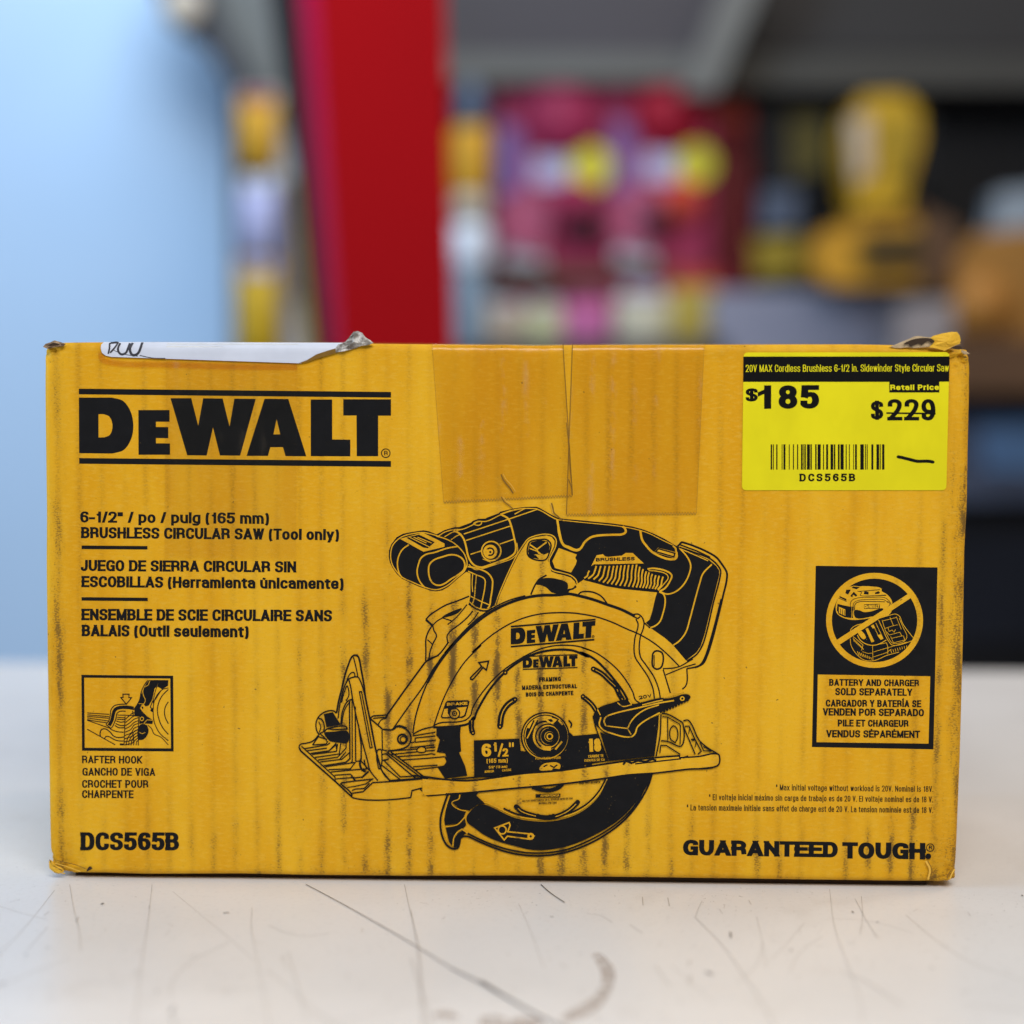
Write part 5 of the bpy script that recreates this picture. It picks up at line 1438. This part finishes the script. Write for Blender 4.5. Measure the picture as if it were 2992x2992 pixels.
# blister packs: pink cards with clear-domed tools and a round yellow sticker
def blister(label, px, Y, c, group):
    x0, y0, x1, y1 = px; a = at(x0, y0, Y); b = at(x1, y1, Y); W = b.x - a.x; H = a.z - b.z
    t = thing('blister_pack', label, 'blister pack', (a.x + W/2, Y, b.z), group)
    X = lambda u: a.x + W*u; Z = lambda v: b.z + H*v
    put(MB().box((a.x, Y, b.z), (b.x, Y + .006, a.z)), 'card', c[0], t, bevel=.002)
    put(MB().lathe((X(.58), Y - .001, Z(.84)), [(W*.36, 0), (W*.34, -.012), (W*.26, -.03), (W*.12, -.038), (.001, -.040)], 24, 'y'), 'top_bubble', c[1], t, True)
    put(MB().prism([(X(.02), Y - .008, Z(.40)), (X(.28), Y - .008, Z(.40)), (X(.22), Y - .008, Z(.78)), (X(.02), Y - .008, Z(.80))], .007), 'printed_stripe', c[2], t)
    put(MB().box((X(.34), Y - .007, Z(.50)), (X(.66), Y - .001, Z(.64))), 'price_card', LAV, t, bevel=.002)
    put(MB().lathe((X(.84), Y - .002, Z(.585)), [(W*.19, 0), (W*.19, -.006), (.001, -.007)], 24, 'y'), 'round_sticker', YELG, t)
    put(MB().prism([(X(.04), Y - .03, Z(.20)), (X(.40), Y - .03, Z(.16)), (X(.52), Y - .03, Z(.40)), (X(.30), Y - .03, Z(.48)), (X(.05), Y - .03, Z(.42))], .028), 'tool_body', PINK, t, bevel=.006)
    put(MB().lathe((X(.70), Y - .002, Z(.40)), [(W*.22, 0), (W*.20, -.02), (.001, -.026)], 20, 'y'), 'tool_head', c[3], t, True)
    put(MB().lathe((X(.80) if c[3] is MAGC else X(.42), Y - .03, Z(.29)), [(W*.13, 0), (W*.12, -.014), (.001, -.016)], 18, 'y'), 'chuck', BLACK, t, True)
    put(MB().prism([(X(.06), Y - .012, Z(.10)), (X(.45), Y - .012, Z(.08)), (X(.40), Y - .012, Z(.20)), (X(.10), Y - .012, Z(.22))], .01), 'bit_set', WH, t)
    put(MB().box((X(0), Y - .010, Z(0)), (X(1), Y - .001, Z(.07))), 'bottom_strip', BROWN, t)
    put(MB().box((X(.49), Y - .02, Z(.985)), (X(.51), Y + .2, Z(.995))), 'hook', CHAR, t)
    return t
grp = 'pink blister packs on hooks'
blister('pink blister pack with magenta dome hanging nearest the red post', (934, 160, 1146, 535), 2.60, (MAGC, MAGC, PURP, MAGC), grp)
blister('pink blister pack with crimson dome and orange red tool, second from the red post', (1150, 152, 1340, 530), 2.60, (MAGC, CRIM, PURP, ORG), grp)
pouch('hanging_bag', 'dark crimson bag with orange print hanging right of the pink packs', 'bag', (1330, 165, 1418, 660), 2.72, (plain('dark_crimson_bag', (.16, .022, .028), .5, .3, 9), CRIM, ORG), None, .04)
for x0, y0, x1, y1, mt, lab_ in ((900, 560, 990, 700, (BEIGE, PINK, WH), 'pale cream pouch nearest the red post in the lower row'),
                               (992, 560, 1060, 700, (plain('pale_green_pouch', (.52, .54, .32), .5, .15, 20), MAGC, WH), 'pale green pouch second in the lower row behind the box'),
                               (1062, 545, 1152, 700, (plain('rose_pouch', (.50, .13, .32), .5, .15, 20), MAGC, PINK), 'rose pink pouch third in the lower row behind the box'),
                               (1160, 535, 1262, 700, (plain('pale_yellow_pouch', (.50, .47, .36), .5, .2, 20), MAGC, LAV), 'pale yellow and lavender pouch fourth in the lower row'),
                               (1262, 510, 1352, 700, (plain('olive_yellow_pouch', (.38, .28, .05), .5, .25, 20), CRIM, ORG), 'olive yellow pouch last in the lower row')):
    pouch('small_pouch', lab_, 'pouch', (x0, y0, x1, y1), 2.58, mt, 'pouches in the lower row')

# bottle hung right of the post
a = at(887, 660, 2.3); s = 1 / 1245.0
bt = thing('spray_can', 'slim spray can with yellow label and white band just right of the red post', 'spray can', (a.x, 2.3, a.z))
put(MB().lathe((a.x, 2.3, a.z), [(30*s, 0), (34*s, 10*s), (34*s, 150*s), (32*s, 160*s)], 24), 'lower_body', plain('blue_grey_can', (.24, .30, .36), .4, .1, 8), bt, True)
put(MB().lathe((a.x, 2.3, a.z + 160*s), [(34*s, 0), (42*s, 10*s), (42*s, 80*s), (34*s, 92*s)], 24), 'white_band', WH, bt, True)
put(MB().lathe((a.x, 2.3, a.z + 252*s), [(34*s, 0), (36*s, 60*s)], 24), 'beige_band', BEIGE, bt, True)
put(MB().lathe((a.x, 2.3, a.z + 312*s), [(36*s, 0), (40*s, 8*s), (40*s, 120*s), (32*s, 134*s)], 24), 'yellow_label', YELO, bt, True)
put(MB().lathe((a.x, 2.3, a.z + 446*s), [(32*s, 0), (32*s, 50*s), (20*s, 78*s), (12*s, 90*s)], 24), 'cap', SLATE, bt, True)

# yellow work light / sander standing on the shelf
Y = 2.45
c = at(1665, 545, Y)
tl = thing('yellow_sander', 'large yellow and black power sander standing upright on the shelf', 'power tool', (c.x, Y, c.z))
put(MB().prism(q4([(1608, 204), (1628, 186), (1706, 184), (1732, 204), (1738, 262), (1718, 332), (1706, 388), (1620, 390), (1602, 332), (1594, 262)], Y), .13), 'head', YELP, tl, bevel=.014)
put(MB().prism(q4([(1606, 228), (1636, 222), (1642, 325), (1616, 338)], Y - .012), .02), 'side_panel', BEIGE, tl, bevel=.005)
put(MB().prism(q4([(1680, 225), (1712, 225), (1706, 330), (1684, 335)], Y - .010), .015), 'vent', plain('olive_vent', (.30, .21, .02), .5, .2, 30), tl, bevel=.004)
put(MB().prism(q4([(1618, 388), (1712, 388), (1735, 445), (1600, 445)], Y + .02), .10), 'waist', plain('dark_ochre', (.26, .15, .018), .5, .2, 12), tl, bevel=.008)
put(MB().prism(q4([(1560, 432), (1615, 424), (1760, 412), (1792, 445), (1784, 512), (1750, 538), (1570, 538), (1536, 512), (1538, 470)], Y - .02), .16), 'base', YELO, tl, bevel=.014)
put(MB().prism(q4([(1635, 440), (1740, 440), (1735, 500), (1640, 505)], Y - .035), .02), 'dark_window', plain('dark_brown_window', (.07, .042, .012), .5, .2, 12), tl, bevel=.004)
put(MB().prism(q4([(1745, 405), (1800, 435), (1792, 525), (1745, 540)], Y - .03), .12), 'dust_port', BROWN, tl, bevel=.01)
put(MB().prism(q4([(1722, 205), (1760, 215), (1752, 300), (1722, 385), (1708, 385), (1720, 330), (1738, 262)], Y + .01), .10), 'rear_grip', BLACK, tl, bevel=.008)
put(MB().prism(q4([(1612, 452), (1632, 448), (1740, 442), (1745, 512), (1625, 516)], Y - .028), .02), 'shoe_plate', plain('brown_ochre', (.20, .115, .012), .5, .3, 14), tl, bevel=.004)
# other goods on the shelf
Y = 2.7
g2 = at(1520, 300, Y)
dr = thing('dark_drill', 'black drill with a dim olive front left of the yellow sander', 'drill', (g2.x, Y, at(1520, 545, Y).z))
put(MB().prism(q4([(1425, 180), (1560, 180), (1575, 330), (1540, 350), (1548, 430), (1560, 540), (1440, 540), (1450, 420), (1430, 340)], Y), .12), 'housing', BLACK, dr, bevel=.012)
put(MB().prism(q4([(1495, 225), (1550, 225), (1555, 320), (1500, 330)], Y - .012), .02), 'front_cap', plain('dim_olive', (.11, .085, .018), .5, .2, 14), dr, bevel=.005)
put(MB().prism(q4([(1425, 455), (1500, 450), (1505, 515), (1430, 520)], Y - .03), .04), 'battery', plain('dim_yellow', (.30, .21, .02), .5, .2, 14), dr, bevel=.006)
put(MB().prism(q4([(1440, 365), (1500, 365), (1500, 430), (1440, 430)], Y - .02), .03), 'handle', SLATE, dr, bevel=.006)
tag(MB().prism(q4([(1720, 235), (1800, 215), (2050, 205), (2050, 470), (1800, 470), (1752, 430)], 2.8), .2).build('tool_bag', BLACK, bevel=.02), 'black tool bag behind the yellow sander', 'bag')
Y = 2.4
c = at(1890, 660, Y)
gr = thing('tan_grinder', 'tan orange grinder with pale blue grey top at the right shelf end', 'grinder', (c.x, Y, c.z))
put(MB().prism(q4([(1815, 500), (1850, 455), (1960, 445), (2010, 480), (2020, 690), (1800, 690), (1790, 560)], Y), .16), 'housing', TAN, gr, bevel=.02)
put(MB().lathe(tuple(at(1852, 575, Y - .005)), [(.052, 0), (.050, -.02), (.001, -.028)], 24, 'y'), 'wheel_cover', plain('amber_cover', (.44, .20, .045), .45, .15, 10), gr, True)
put(MB().prism(q4([(1892, 372), (1955, 365), (1960, 455), (1885, 455)], Y + .02), .1), 'top_box', plain('pale_steel_box', (.27, .32, .38), .4, .1, 10), gr, bevel=.01)
tag(MB().prism(q4([(1700, 572), (1800, 565), (1800, 690), (1690, 690)], 2.38), .12).build('small_carton', plain('pale_carton', (.30, .27, .28), .6, .1, 8)), 'pale grey carton on the shelf left of the tan grinder', 'carton')
tag(MB().prism(q4([(1790, 640), (2200, 640), (2200, 738), (1790, 738)], 2.36), .12).build('brown_carton', BROWN, bevel=.004), 'low brown carton under the tan grinder', 'carton')
Y = 2.5
c = at(1930, 945, Y)
bb = thing('blue_box', 'dusky blue box with bright blue patch on the shelf right of the yellow box', 'box', (c.x, Y, c.z))
put(MB().prism(q4([(1770, 775), (2150, 775), (2150, 942), (1770, 942)], Y), .3), 'box_body', plain('dusky_blue_box', (.075, .09, .14), .5, .5, 14), bb, bevel=.004)
put(MB().prism(q4([(1845, 800), (1985, 790), (1985, 890), (1860, 885)], Y - .006), .006), 'printed_patch', plain('bright_blue_print', (.13, .24, .44), .4, .5, 18), bb)
tag(MB().prism(q4([(1800, 1015), (2000, 1015), (2000, 1205), (1800, 1205)], 2.55), .3).build('dark_tool_case', plain('dark_navy_case', (.012, .014, .022), .5, .3, 8), bevel=.01), 'dark navy tool case on the lowest shelf right of the yellow box', 'case')
